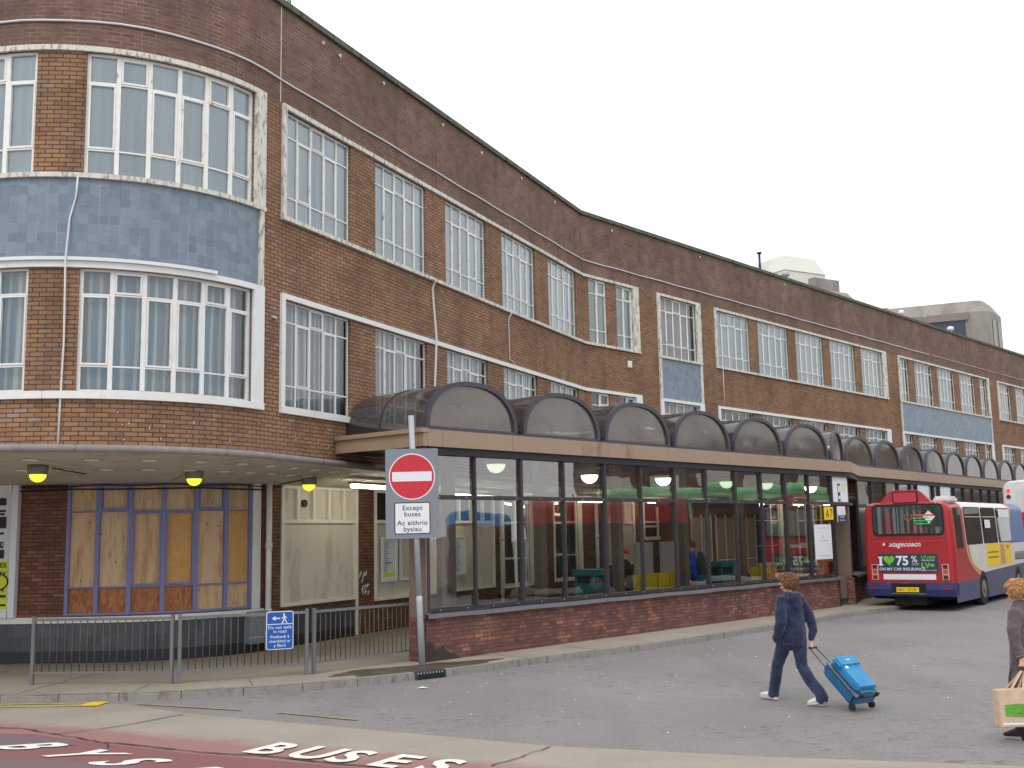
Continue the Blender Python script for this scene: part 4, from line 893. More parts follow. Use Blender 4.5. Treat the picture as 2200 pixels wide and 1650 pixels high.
# gully inlet in the kerb under the sign
lg = min(range(len(KC)), key=lambda i: (KC[i] - Vector((-1.52, 18.48, 0))).length); p, d, n = kat(KL[lg])
t = thing('kerb_drain', 'black kerb gully opening with iron frame beneath the no entry sign', 'drain', tuple(p))
mb = MB(); mb.box(p, d, n, (0, 0, 1), (-.3, .3), (-.03, .15), (.006, .132)); mb.build('drain_frame', M['brown_steel'] if False else M['rim'], t)
mb = MB(); mb.box(p, d, n, (0, 0, 1), (-.27, .27), (-.036, -.031), (.012, .105)); mb.build('drain_mouth', M['dark_room'], t)
mb = MB()
for k in range(9): mb.box(p, d, n, (0, 0, 1), (-.27 + k * .06, -.255 + k * .06), (-.042, -.037), (.09, .12))
mb.build('drain_grille', M['galv'], t)
# road surfaces
Z = .004
def flat(name, pts, m, z, kind='structure', lb=None):
    mb = MB(); mb.poly([(x, y, z) for x, y in pts]); return tag(mb.build(name, m), kind=kind)
flat('concrete_strip', [(-14, 17.45), (-10, 16.85), (-7.8, 16.6), (-5.94, 16.42), (-4.59, 15.37), (-2.45, 14.13), (-1.2, 13.41), (.33, 12.53), (2.6, 11.7), (6, 10.7), (9, 9.9), (9, 7.5), (-14, 7.5)], M['strip'], Z)
rl = [(-14, 14.9), (-8, 14.6), (-6.62, 14.05), (-6.1, 13.95), (-5.3, 13.45), (-4.95, 13.2), (-4.3, 12.85), (-3.6, 12.45), (-2.8, 12.1), (-1.8, 11.6), (-.8, 11.25), (.6, 10.7), (1, 7.6), (-14, 7.6)]
flat('red_lane', rl, M['red_lane'], 2 * Z)
flat('tarmac_patch', [(-14, 14.85), (-8, 14.5), (-6.7, 14.0), (-5.9, 13.75), (-5.3, 13.35), (-5.2, 13.1), (-6.4, 13.2), (-8, 13.6), (-14, 14)], M['patch'], 3 * Z)
flat('tarmac_patch', [(-14, 12.9), (-8, 12.6), (-5.6, 12.4), (-4.2, 11.9), (-3.2, 11.3), (-3.0, 10), (-14, 9)], M['patch'], 3 * Z)
def crack(pts, w, z=4 * Z, m='ink'):
    mb = MB(); P = catmull(pts, 5); rg = random.Random(len(pts)); V = [Vector((x + rg.uniform(-.02, .02), y + rg.uniform(-.02, .02), z)) for x, y in P]
    for i in range(len(V) - 1):
        d = (V[i + 1] - V[i]).normalized(); n = Vector((-d.y, d.x, 0)); a = w * rg.uniform(.4, 1.2); mb.poly([V[i] - n * a, V[i + 1] - n * a, V[i + 1] + n * a, V[i] + n * a])
    return tag(mb.build('road_joint', M[m]), kind='structure')
M['crack'] = plain('dark_joint', srgb(66, 54, 50), .9, .2)
crack([(-7.0, 14.5), (-6.4, 14.35), (-5.95, 14.0), (-5.45, 13.65), (-5.0, 13.3), (-4.35, 12.98), (-3.6, 12.55), (-2.7, 12.2), (-1.8, 11.7), (-.8, 11.3)], .018, m='crack')
crack([(-5.8, 13.85), (-5.2, 14.35), (-4.6, 15.25)], .012, m='crack'); crack([(.36, 12.45), (.0, 11.9), (-.3, 11.5)], .01, m='crack'); crack([(-4.9, 13.25), (-4.75, 12.9)], .01, m='crack')
# yellow lines
M['yline'] = plain('worn_yellow_paint', srgb(206, 180, 70), .8, .1, 5, grime=(srgb(150, 142, 110), 5.0, .45, .62))
M['yline_old'] = plain('faded_yellow_paint', srgb(168, 154, 104), .85, .1, 5, grime=(srgb(132, 127, 118), 4.0, .42, .58))
def stripe(pts, w, m):
    mb = MB(); P = catmull(pts, 4)
    V = [Vector((x, y, 3 * Z)) for x, y in P]
    for i in range(len(V) - 1):
        d = (V[i + 1] - V[i]).normalized(); n = Vector((-d.y, d.x, 0)); d0 = (V[i] - V[i - 1]).normalized() if i else d; n0 = Vector((-d0.y, d0.x, 0)); mb.poly([V[i] - n0 * w, V[i + 1] - n * w, V[i + 1] + n * w, V[i] + n0 * w])
    return tag(mb.build('yellow_line', M[m]), kind='structure')
stripe([(-14, 17.1), (-10, 16.55), (-7.7, 16.52), (-6.3, 16.48)], .05, 'yline'); stripe([(-14, 16.85), (-10, 16.3), (-7.6, 16.27), (-6.3, 16.23)], .05, 'yline')
mb = MB(); mb.poly([(-6.42, 16.17, 4 * Z), (-6.12, 16.17, 4 * Z), (-6.1, 16.56, 4 * Z), (-6.36, 16.56, 4 * Z)]); tag(mb.build('yellow_line', M['sign_yellow']), kind='structure')
stripe([(-5.6, 16.3), (-4.6, 15.85), (-3.86, 15.5)], .03, 'yline_old'); stripe([(-3.3, 15.25), (-2.9, 15.0), (-2.1, 14.5)], .03, 'yline_old')
# lane lettering
M['road_white'] = plain('road_marking_white', srgb(226, 224, 216), .7, .07, 8, grime=(srgb(178, 160, 150), 9.0, .6, .72))
def marking(word, o, x, y, size, pitch, label=None):
    obs = []
    for i, ch in enumerate(word):
        oo = Vector(o) + Vector(pitch) * i; obs.append(text('road_marking', ch, oo, x, y, size, M['road_white'], None, .028, 'LEFT'))
    me = obs[0].data; bm = bmesh.new()
    for ob in obs: bm.from_mesh(ob.data)
    bm.to_mesh(me); bm.free()
    for ob in obs[1:]: bpy.data.objects.remove(ob)
    return tag(obs[0], kind='structure')
marking('BUSES', (-3.12, 12.5, 5 * Z), (.66, -.39, 0), (.44, .72, 0), 1.0, (.5, -.28, 0))
marking('BYSIAU', (-6.25, 13.12, 5 * Z), (.70, -.47, 0), (1.0, .25, 0), 1.0, (.78, -.53, 0))
# wet patch around the sign foot
mb = MB(); rg = random.Random(21); P_ = [W(Cn, -2.24 + .84 * i / 30, .003, .12 + .3 * (1 - (i / 30) ** 1.5) * (1 + .22 * sin(i * .55) + .1 * sin(i * 1.4)) + .012 * rg.random()) for i in range(31)]
mb.poly([W(Cn, -2.24, .003, .115), W(Cn, -1.4, .003, .115)] + P_[::-1]); mb.build('damp_stain', plain('damp_mossy_stain', srgb(58, 50, 48), .8, .3, 12), con)
t = NT('wet_concrete'); t.b.inputs['Base Color'].default_value = srgb(88, 80, 66); t.b.inputs['Roughness'].default_value = .18; tc = t.node('ShaderNodeTexCoord'); c = t.ramp(t.noise(tc.outputs['Object'], 3, 4), [(.3, srgb(66, 58, 46)), (.7, srgb(96, 87, 70))]); t.link(c, t.b.inputs['Base Color'])
r = t.ramp(t.noise(tc.outputs['Object'], 2.2, 3), [(.4, .32), (.6, .7)]); t.link(r, t.b.inputs['Roughness']); M['wet'] = t.m
pts = []
for i in range(60):
    a = 2 * pi * i / 60; r_ = 1 + .16 * sin(3 * a + 1) + .1 * sin(7 * a) + .05 * sin(13 * a); u_, v_ = 1.55 * r_ * cos(a), .5 * r_ * sin(a); pts.append((-1.75 + .8 * u_ - .6 * v_, 18.98 + .6 * u_ + .8 * v_))
kk = [(x, y) for x, y in pts]
mb = MB()
def above(x, y):
    i = min(range(len(KC)), key=lambda j: (KC[j].x - x) ** 2 + (KC[j].y - y) ** 2); d = (KC[min(i + 1, len(KC) - 1)] - KC[i]).normalized(); n = Vector((-d.y, d.x)); off = Vector((x - KC[i].x, y - KC[i].y)).dot(n)
    if off < .14: x += n.x * (.14 - off); y += n.y * (.14 - off)
    return (x, y, .1225)
Q_ = [Vector(above(x, y)) for x, y in kk]; c_ = sum(Q_, Vector()) / len(Q_)
for a, b in zip(Q_, Q_[1:] + Q_[:1]):
    if (b - a).length > 1e-4: mb.poly([c_, a, b])
tag(mb.build('puddle', M['wet']), kind='structure')
# paving joints
mb = MB()
for i in range(14):
    l = 8 + i * 1.8; p, d, n = kat(l); mb.box(p, n, d, (0, 0, 1), (.13, 3.0 if i < 7 else 1.0), (-.006, .006), (.119, .1205))
tag(mb.build('paving_joint', M['crack']), kind='structure')
# litter flecks
mb = MB(); rg = random.Random(4)
for i in range(110):
    x = rg.uniform(-2, 7); y = 13 + rg.random() ** .7 * (7 + x * 1.0)
    kk_ = min(KC, key=lambda k: (k.x - x) ** 2 + (k.y - y) ** 2)
    if y > kk_.y - .3: y = kk_.y - rg.uniform(.1, 1.6)
    a = rg.uniform(0, 6); r_ = rg.uniform(.005, .013); 
    mb.poly([(x + r_ * cos(a + k * 1.57) * rg.uniform(.6, 1.3), y + r_ * sin(a + k * 1.57), .008 + .004 * k) for k in range(4)])
tag(mb.build('litter_flecks', M['paper']), 'tiny white scraps and gum spots scattered over the grey tarmac', 'litter', None, 'stuff')
for (x, y), lb, r_ in (((-1.5, 17.35), 'crumpled white paper scrap on the road in front of the drain', .09), ((4.05, 14.85), 'small white paper scrap beside the rear shoe', .05)):
    mb = MB(); mb.poly([(x - r_, y - .02, .01), (x + r_ * .2, y - .05, .02), (x + r_, y + .01, .012), (x, y + .045, .03)]); mb.poly([(x - r_, y - .02, .01), (x, y + .045, .03), (x - r_ * .6, y + .06, .012)]); tag(mb.build('paper_scrap', M['paper']), lb, 'litter')
# ------------------------------------------------------------------ guard railing panels
def railing(A, B, lb, nb):
    A = Vector((A[0], A[1], .118)); B = Vector((B[0], B[1], .118)); d = (B - A).normalized(); L = (B - A).length; n = Vector((-d.y, d.x, 0)); up_ = Vector((0, 0, 1))
    t = thing('guard_railing', lb, 'railing', tuple(A), 0, 'pedestrian guard railing panels along the kerb'); rg = random.Random(int(L * 99))
    for x in (0.03, L - .03):
        mb = MB(); mb.box(A, d, n, up_, (x - .028, x + .028), (-.028, .028), (0, 1.08)); mb.build('post', M['rail'], t, bevel=.004)
    mb = MB(); mb.box(A, d, n, up_, (.058, L - .058), (-.02, .02), (1.0, 1.045)); mb.build('top_rail', M['rail'], t)
    mb = MB(); mb.box(A, d, n, up_, (.058, L - .058), (-.018, .018), (.17, .205)); mb.build('bottom_rail', M['rail'], t)
    for i in range(nb):
        x = .058 + (L - .116) * (i + 1) / (nb + 1); mb = MB(); o = .008 * rg.uniform(-1, 1); mb.tube([A + d * (x + (.03 if i == nb // 2 and L > 2.2 else 0)) + up_ * .205, A + d * (x + o) + up_ * 1.0], .0085, 6); mb.build('bar', M['bar_rust'], t)
    return t, A, d, n
R0, R1, R2, R3 = (-7.86, 17.85), (-5.46, 17.64), (-3.46, 18.45), (-1.92, 20.2)
railing(R0, (R1[0] - .03, R1[1]), 'long grey guard railing panel at the far left end of the row', 17)
_, ra0, rd0, rn0 = railing((R1[0] + .03, R1[1]), (R2[0] - .03, R2[1] - .01), 'grey guard railing panel carrying the blue pedestrian sign', 17)
railing((R2[0] + .03, R2[1] + .03), R3, 'grey guard railing panel nearest the no entry sign', 19)
# ---- blue pedestrian sign on the railing
c = ra0 + rd0 * 1.39 - rn0 * .035; t = thing('pedestrian_sign', 'blue sign on the railing with white arrow and walking figure, Do not walk in road', 'sign', tuple(c))
x_ = rd0; z_ = Vector((0, 0, 1)); o = c + z_ * .44 - rn0 * .0
def P2(mb, pts, off, th=.002): plate(mb, o - rn0 * off, x_, z_, pts, th, -rn0)
mb = MB(); P2(mb, rrect(.45, .62, .04), -.006, .006); mb.build('sign_plate', M['sign_white'], t)
mb = MB(); P2(mb, [(a + .014, b + .014) for a, b in rrect(.422, .592, .03)], .002); mb.build('blue_face', M['sign_blue'], t)
mb = MB(); P2(mb, [(.014, .405), (.436, .405), (.436, .417), (.014, .417)], .005); mb.build('dividing_line', M['sign_white'], t)
mb = MB(); P2(mb, [(.09, .505), (.15, .545), (.15, .525), (.145, .515), (.23, .515), (.23, .495), (.145, .495), (.15, .485), (.15, .465)], .005); mb.build('arrow', M['sign_white'], t)
mb = MB(); P2(mb, [(.29 + .014 * cos(i), .572 + .014 * sin(i)) for i in [k * pi / 5 for k in range(10)]], .005)
for pts in ([(.28, .555), (.305, .557), (.312, .50), (.284, .497)], [(.284, .548), (.289, .556), (.262, .515), (.248, .508), (.252, .498), (.27, .505)], [(.302, .557), (.308, .55), (.336, .512), (.338, .498), (.328, .5), (.3, .535)], [(.284, .505), (.30, .5), (.29, .46), (.268, .42), (.25, .424), (.27, .462)], [(.296, .508), (.311, .502), (.33, .455), (.35, .43), (.338, .422), (.315, .445)]): P2(mb, pts, .005)
mb.build('walking_figure', M['sign_white'], t)
for s_, z, sz in (('Do not walk', .335, .072), ('in road', .27, .072), ('Peidiwch â', .185, .068), ('cherdded ar', .115, .068), ('y fford', .045, .068)):
    text('lettering', s_, o + x_ * .225 + z_ * z - rn0 * .008, x_, z_, sz, M['sign_white'], t, .009, spacing=1.06)
# ---- no entry sign on its leaning post
P0 = Vector((-1.68, 19.46, .118)); tp = P0 + Vector((-.17, 0, 4.5)); pd = (tp - P0).normalized()
t = thing('no_entry_sign', 'red no entry sign on grey board with Except buses plate on a leaning steel pole', 'road sign', tuple(P0))
mb = MB(); mb.tube([P0 + pd * 1.15, P0 + pd * 4.42], .052, 14); mb.tube([P0, P0 + pd * 1.1, P0 + pd * 1.2], [.057, .057, .053], 14); mb.build('pole', M['galv'], t)
sx = Vector((1, .04, .004)).normalized(); sz_ = Vector((-.004, .0, 1)).normalized(); sn = Vector((sx.y, -sx.x, 0))   # faces the camera side
so_ = Vector((-2.30, 19.38, 2.325)); 
def Q2(mb, pts, off, th=.002): plate(mb, so_ + sn * off, sx, sz_, pts, th, sn)
mb = MB(); Q2(mb, rrect(.945, 1.6, .03), .0, .006); mb.build('backing_board', M['sign_grey'], t)
circ = lambda cx, cy, r, n=48: [(cx + r * cos(2 * pi * k / n), cy + r * sin(2 * pi * k / n)) for k in range(n)]
mb = MB(); Q2(mb, circ(.475, 1.1, .415), .0065); mb.build('white_ring', M['sign_white'], t)
mb = MB(); Q2(mb, circ(.475, 1.1, .395), .009); mb.build('red_disc', M['sign_red'], t)
mb = MB(); Q2(mb, [(a + .12, b + 1.015) for a, b in rrect(.71, .17, .015)], .0115); mb.build('white_bar', M['sign_white'], t)
mb = MB(); Q2(mb, [(a + .155, b + .075) for a, b in rrect(.64, .565, .03)], .0065); mb.build('plate_border', M['ink'], t)
mb = MB(); Q2(mb, [(a + .172, b + .092) for a, b in rrect(.606, .531, .022)], .009); mb.build('supplementary_plate', M['sign_white'], t)
for s_, z in (('Except', .50), ('buses', .39), ('Ac eithrio', .235), ('bysiau', .125)):
    text('lettering', s_, so_ + sn * .0125 + sx * .475 + sz_ * z, sx, sz_, .122, M['ink'], t, .012, spacing=1.08)
mb = MB(); Q2(mb, [(.80, .1), (.83, .12), (.84, .5), (.82, .72), (.80, .6), (.81, .4)], .0065, .001); mb.build('rust_stain', plain('rust_stain', srgb(140, 132, 118), .7, .1), t)
for z in (.35, 1.35): mb = MB(); mb.box(so_ + sz_ * z, sx, sn, (0, 0, 1), (.2, .74), (-.02, -.001), (0, .04)); mb.build('sign_rail', M['galv'], t)
# ------------------------------------------------------------------ buses
def paint(name, body):
    t = NT(name); tc = t.node('ShaderNodeTexCoord'); sep = t.node('ShaderNodeSeparateXYZ'); t.link(tc.outputs['Object'], sep.inputs[0])
    c = body(t, sep.outputs[0], sep.outputs[1], sep.outputs[2]); n = t.noise(t.mapping(tc.outputs['Object'], (1, 1, .4)), 2.2, 5, .6)
    g = t.math('MULTIPLY', t.ramp(sep.outputs[2], [(.0, 1.0), (1.0, 0.0)]), .0)
    c = t.mix(t.ramp(n, [(.45, 0.0), (.75, .14)]), c, srgb(100, 88, 84)); t.link(c, t.b.inputs['Base Color']); t.b.inputs['Roughness'].default_value = .42; t.b.inputs['Coat Weight'].default_value = .15; t.b.inputs['Coat Roughness'].default_value = .15
    return t.m
RED, WHITE, NAVY, ORANGE, BLUE = srgb(170, 30, 40), srgb(218, 216, 210), srgb(66, 70, 108), srgb(206, 140, 44), srgb(46, 90, 152)
def livery(t, x, y, z):
    lt = lambda a, b: t.math('LESS_THAN', a, b); gt = lambda a, b: t.math('GREATER_THAN', a, b)
    k = t.math('MAXIMUM', t.math('DIVIDE', t.math('SUBTRACT', 1.85, z), .95), 0.0); f = t.math('MULTIPLY_ADD', t.math('POWER', k, 2.4), 1.35, 1.42)
    f2 = t.math('ADD', t.math('MULTIPLY_ADD', t.math('POWER', k, 1.3), .5, 1.72), t.math('MULTIPLY', t.math('POWER', k, 5.0), 1.6))
    f2 = t.math('MULTIPLY_ADD', lt(z, 1.85), t.math('SUBTRACT', f2, 1.42), 1.42)
    c = t.mix(gt(y, f), RED, WHITE); c = t.mix(t.math('MULTIPLY', gt(y, t.math('ADD', f, .06)), lt(y, f2)), c, ORANGE)
    front = t.math('ADD', y, t.math('MULTIPLY', z, -.55)); c = t.mix(t.math('MULTIPLY', gt(front, 5.75), gt(z, 1.76)), c, ORANGE); c = t.mix(t.math('MULTIPLY', gt(front, 6.1), gt(z, 1.76)), c, BLUE)
    line = t.math('MULTIPLY_ADD', y, .02, .9); side = t.math('MULTIPLY', gt(y, 2.9), lt(z, line)); c = t.mix(side, c, NAVY)
    c = t.mix(lt(z, t.math('MULTIPLY_ADD', y, .012, .775)), c, NAVY)
    c = t.mix(t.math('MULTIPLY', gt(y, 3.0), t.math('LESS_THAN', t.math('ABSOLUTE', t.math('SUBTRACT', z, line)), .012)), c, WHITE)
    r = t.math('ADD', t.math('POWER', t.math('SUBTRACT', y, 3.12), 2.0), t.math('POWER', t.math('SUBTRACT', z, .45), 2.0)); r2 = t.math('ADD', t.math('POWER', t.math('SUBTRACT', y, 7.9), 2.0), t.math('POWER', t.math('SUBTRACT', z, .45), 2.0))
    c = t.mix(t.math('MAXIMUM', lt(r, .31), lt(r2, .31)), c, (.01, .01, .01, 1)); return c
M['livery'] = paint('bus_livery', livery)
for nm, col in (('redp', srgb(176, 40, 48)), ('bluep', srgb(44, 110, 190)), ('whitep', srgb(222, 222, 222)), ('orangep', srgb(196, 84, 40))): M[nm] = paint('bus_paint_' + nm, (lambda c: (lambda t, x, y, z: t.mix(0.0, c, c)))(col))
for nm, col, zz in (('green', srgb(140, 214, 158), 3.0), ('red_dark', srgb(178, 56, 64), 2.75), ('blue_dark', srgb(80, 160, 226), 2.75)):  # lower bodies coloured dark so their image in the glass stays dim
    M[nm] = paint('mirror_darkened_' + nm, (lambda c, k: (lambda t, x, y, z: t.mix(t.math('GREATER_THAN', z, k), srgb(46, 44, 44), c)))(col, zz))
M['tyre'] = plain('tyre_rubber', srgb(34, 34, 34), .85, .2); M['hub'] = plain('wheel_hub', srgb(120, 118, 116), .6, .2, 6)
M['gasket'] = plain('black_rubber_gasket', srgb(24, 25, 28), .5); M['under'] = plain('black_underside', srgb(22, 22, 22), .8)
M['bumper'] = plain('navy_bumper', srgb(38, 44, 94), .45, .15, 3, grime=(srgb(96, 92, 104), 4.0, .6, .75)); M['lens_red'] = plain('red_lens', srgb(170, 16, 24), .25, .2, 20, coat=.5)
M['lens_dark'] = plain('maroon_lens', srgb(92, 20, 34), .25, .2, 20, coat=.5); M['lens_amber'] = plain('amber_lens', srgb(214, 70, 30), .25, .2, 20, coat=.5); M['chrome'] = plain('light_bezel', srgb(190, 186, 186), .4, .1)
M['bus_glass'] = glass('bus_window_glass', (.66, .7, .69, 1), .02, 1.5, extra=.06); M['bus_in'] = plain('bus_interior_shade', srgb(92, 96, 92), .9, .6, 2.6)
M['ad_navy'] = plain('advert_slate', srgb(44, 62, 80), .5, .08); M['lime'] = plain('advert_lime', srgb(132, 204, 56), .5, .1, 3); M['green_heart'] = plain('heart_green', srgb(118, 196, 60), .35, .2, 4)
def wheel(t, x, y, side, r=.47):
    mb = MB(); mb.tube([(x, y, r), (x - side * .28, y, r)], r, 28); w_ = mb.build('wheel', M['tyre'], t, local=True)
    mb = MB(); mb.tube([(x + side * .012, y, r), (x - side * .02, y, r)], r * .56, 20); mb.build('rim', M['hub'], w_, local=True)
    mb = MB(); mb.tube([(x + side * .05, y, r), (x + side * .01, y, r)], r * .2, 14); mb.build('hub', M['hub'], w_, local=True)
def shell(t, L, Wd, H, zb, m, rr=.32, tumble=.05):
    mb = MB(); rings = []
    def sec(y, ins, top=0):
        P = []; x0, x1 = -ins, -Wd + ins; h = H - top
        P += [(x0, y, zb), (x0, y, 1.8), (x0 - tumble, y, h - rr)]
        for k in range(1, 6): a = k / 6 * pi / 2; P.append((x0 - tumble - rr * (1 - cos(a)), y, h - rr + rr * sin(a) * .9))
        P += [(-Wd / 2, y, h)]
        for k in range(5, 0, -1): a = k / 6 * pi / 2; P.append((x1 + tumble + rr * (1 - cos(a)), y, h - rr + rr * sin(a) * .9))
        P += [(x1 + tumble, y, h - rr), (x1, y, 1.8), (x1, y, zb)]; return P
    for y, i, tp_ in ((0, .12, .07), (.025, .055, .03), (.07, .02, .012), (.16, 0, 0)): rings.append(sec(y, i, tp_))
    for y, i, tp_ in ((L - .16, 0, 0), (L - .07, .02, .012), (L - .025, .055, .03), (L, .12, .07)): rings.append(sec(y, i, tp_))
    for A, B in zip(rings, rings[1:]):
        for j in range(len(A)): k = (j + 1) % len(A); mb.poly([A[j], B[j], B[k], A[k]], smooth=False)
    mb.poly(rings[0]); mb.poly(rings[-1][::-1]); o = mb.build('bodywork', m, t, local=True, weld=True)
    for p in o.data.polygons: p.use_smooth = False
    return o
def side_win(t, x, y0, y1, z0, z1, nrm, bar=None, name='window', tum=.045):
    # window on the right side (x~0); leans in slightly above 1.8 m
    X = Vector((0, 1, 0)); Zv = Vector((-tum, 0, 1)).normalized(); N = Vector((nrm, 0, 0)); o = Vector((x, y0, z0)); pts = rrect(y1 - y0, z1 - z0, .07)
    mb = MB(); plate(mb, o + N * .001, X, Zv, pts, .006, N); w_ = mb.build(name, M['gasket'], t, local=True)
    mb = MB(); q = [(a + .03, b + .03) for a, b in rrect(y1 - y0 - .06, z1 - z0 - .06, .05)]; plate(mb, o + N * .0075, X, Zv, q, .001, N); mb.build('interior_shade', M['bus_in'], w_, local=True)
    mb = MB(); mb.poly([o + N * .012 + X * a + Zv * b for a, b in q]); mb.build('pane', M['bus_glass'], w_, local=True)
    if bar: mb = MB(); plate(mb, o + N * .013 + Zv * bar, X, Zv, [(.03, 0), (y1 - y0 - .03, 0), (y1 - y0 - .03, .025), (.03, .025)], .008, N); mb.build('vent_bar', M['chrome'], w_, local=True)
    return w_
t = thing('red_bus', 'red rear of a white and blue single decker bus parked at the concourse kerb', 'bus', (12.18, 30.37, 0), -radians(36.2))
shell(t, 9.6, 2.5, 3.1, .4, M['livery'])
mb = MB()   # roof hump with rear destination box
A = [(-.5, .03, 3.0), (-.78, .05, 3.33), (-.9, .06, 3.4), (-1.6, .06, 3.4), (-1.72, .05, 3.33), (-2.0, .03, 3.0)]; B = [(x * .98 - .02, 1.0, 3.05 if i in (0, 5) else 3.12) for i, (x, y, z) in enumerate(A)]
mb.poly(A); mb.poly(B[::-1]); 
for i in range(6): j = (i + 1) % 6; mb.poly([A[i], B[i], B[j], A[j]])
mb.build('roof_hump', M['redp'], t, local=True)
RX = Vector((-1, 0, 0)); RZ = Vector((0, 0, 1)); RN = Vector((0, -1, 0))
def rear(name, pts, m, off, th, parent): mb = MB(); plate(mb, Vector((0, -off, 0)), RX, RZ, pts, th, RN); return mb.build(name, m, parent, local=True)
sh = lambda pts, x, z: [(a + x, b + z) for a, b in pts]
d_ = rear('destination_box', sh(rrect(.7, .34, .06), .88, 3.02), M['gasket'], -.055, .06, t); rear('destination_glass', sh(rrect(.64, .28, .05), .91, 3.05), plain('faded_red_blind', srgb(190, 60, 76), .4, .05), .006, .004, d_)
w_ = rear('rear_window', sh(rrect(2.0, .9, .14), .2, 2.1), M['gasket'], .0, .02, t)
rear('interior_shade', sh(rrect(1.88, .78, .1), .26, 2.16), M['bus_in'], .0205, .001, w_)
mb = MB(); mb.poly([Vector((0, -.028, 0)) + RX * a + RZ * b for a, b in sh(rrect(1.88, .78, .1), .26, 2.16)]); mb.build('pane', M['bus_glass'], w_, local=True)
mb = MB(); plate(mb, Vector((0, -.03, 0)), RX, RZ, [(.42, 2.63), (.6, 2.8), (.76, 2.63), (.6, 2.44)], .002, RN); mb.build('diamond_sticker', M['paper'], w_, local=True)
rear('seat_back', [(1.6, 2.17), (1.9, 2.17), (1.88, 2.75), (1.66, 2.78)], plain('red_seat_moquette', srgb(150, 70, 70), .9), .0225, .001, w_); rear('grab_pole', [(1.45, 2.17), (1.48, 2.17), (1.48, 2.9), (1.45, 2.9)], M['chrome'], .0225, .001, w_)
rear('seat_row', [(.7, 2.17), (1.35, 2.17), (1.35, 2.34), (.7, 2.34)], M['kiosk_red'], .0225, .001, w_)
M['st_or'] = plain('orange_sticker', srgb(236, 74, 48), .5); M['st_gr'] = plain('green_sticker', srgb(60, 190, 90), .5)
text('sticker_lettering', 'megatravel', (-.62, -.034, 2.6), (-1, 0, 0), (0, 0, 1), .0001, M['st_or'], w_, local=True)
mb = MB()
for i in range(9): a = pi + pi * i / 8; mb.cbox((-1.17 + .09 * cos(a), -.032, 2.62 + .09 * sin(a)), .03, .004, .03)
mb.build('smile_sticker', M['st_or'], w_, local=True)
for x in (-1.08, -1.26): mb = MB(); mb.cbox((x, -.032, 2.68), .035, .004, .035); mb.build('eye_sticker', M['st_gr'], w_, local=True)
mb = MB(); plate(mb, Vector((0, -.031, 0)), RX, RZ, [(.45, 2.64), (1.02, 2.66), (1.02, 2.7), (.45, 2.69)], .002, RN); mb.build('orange_strip', M['st_or'], w_, local=True)
for z, a, b in ((2.58, .6, 1.04), (2.5, .5, 1.02), (2.42, .56, .95)): mb = MB(); plate(mb, Vector((0, -.031, 0)), RX, RZ, [(a, z), (b, z), (b, z + .03), (a, z + .03)], .002, RN); mb.build('green_strip', M['st_gr'], w_, local=True)
rear('panel_crease', [(.15, 2.0), (2.3, 2.0), (2.3, 2.012), (.15, 2.012)], M['lens_dark'], .0, .003, t); rear('panel_swage', [(.2, 1.9), (2.25, 1.9), (2.25, 1.99), (.2, 1.99)], M['redp'], .0, .014, t)
def rtext(s, v, z, sz, m, off=.02, bold=.0, al='LEFT', parent=None, shear=0, sx=1.0, sp_=1.0): return text('lettering', s, (-v, -off, z), (-sx, 0, 0), (0, 0, 1), sz, m, parent or t, bold, al, 0, sp_, True, shear)
# text runs left to right as seen from behind: local +x is the viewer's right
def vtext(s, v, z, sz, m, off=.006, bold=.0, parent=None, shear=0, sx=1.0, al='LEFT'): return text('lettering', s, (-v, -off, z), (sx, 0, 0), (0, 0, 1), sz, m, parent or t, bold, al, 0, 1.0, True, shear)
vtext('Stagecoach', 1.78, 1.80, .2, M['sign_white'], bold=.016, shear=.25)
mb = MB(); mb.tube([(-1.9, -.001, 1.86), (-1.9, -.012, 1.86)], .085, 20); lg_ = mb.build('round_logo', M['ink_navy'], t, local=True)
mb = MB(); mb.tube([(-1.915, -.0125, 1.855), (-1.915, -.016, 1.855)], .062, 20); mb.build('logo_core', M['st_or'], lg_, local=True)
mb = MB(); mb.tube([(-1.905, -.0165, 1.865), (-1.905, -.018, 1.865)], .03, 14); mb.build('logo_spot', M['paper'], lg_, local=True)
ad = rear('rear_advert', [(.43, 1.07), (2.1, 1.07), (2.1, 1.6), (.43, 1.6)], M['ad_navy'], .0, .012, t)
vtext('I', 2.085, 1.27, .34, M['sign_white'], .014, .035, ad, sx=1.25)
mb = MB(); mb.cbox((-2.03, -.0145, 1.283), .135, .003, .035); mb.cbox((-2.03, -.0145, 1.5), .135, .003, .035); mb.build('letter_serif', M['sign_white'], ad, local=True)
hp = [(.155 * 1.0 * (16 * sin(a) ** 3) / 16, .155 * (13 * cos(a) - 5 * cos(2 * a) - 2 * cos(3 * a) - cos(4 * a)) / 16) for a in [2 * pi * i / 40 for i in range(40)]]
mb = MB(); plate(mb, Vector((-1.79, -.0135, 1.42)), Vector((1, 0, 0)), RZ, hp, .012, RN); mb.build('green_heart', M['green_heart'], ad, local=True)
vtext('75', 1.60, 1.28, .36, M['sign_white'], .014, .03, ad, sx=1.0); vtext('%', 1.17, 1.36, .25, M['sign_white'], .014, .008, ad)
vtext('ON MY CAR INSURANCE', 2.085, 1.125, .115, M['sign_white'], .014, .01, ad); vtext('LV.com', .89, 1.46, .125, M['lime'], .014, .012, ad, sx=1.0)
vtext('0800 066 5242', .885, 1.39, .058, M['sign_white'], .014, .006, ad); vtext('LV=', .9, 1.2, .2, M['lime'], .014, .022, ad, sx=1.08); vtext('LIVERPOOL VICTORIA', .885, 1.115, .041, M['sign_white'], .014, .003, ad)
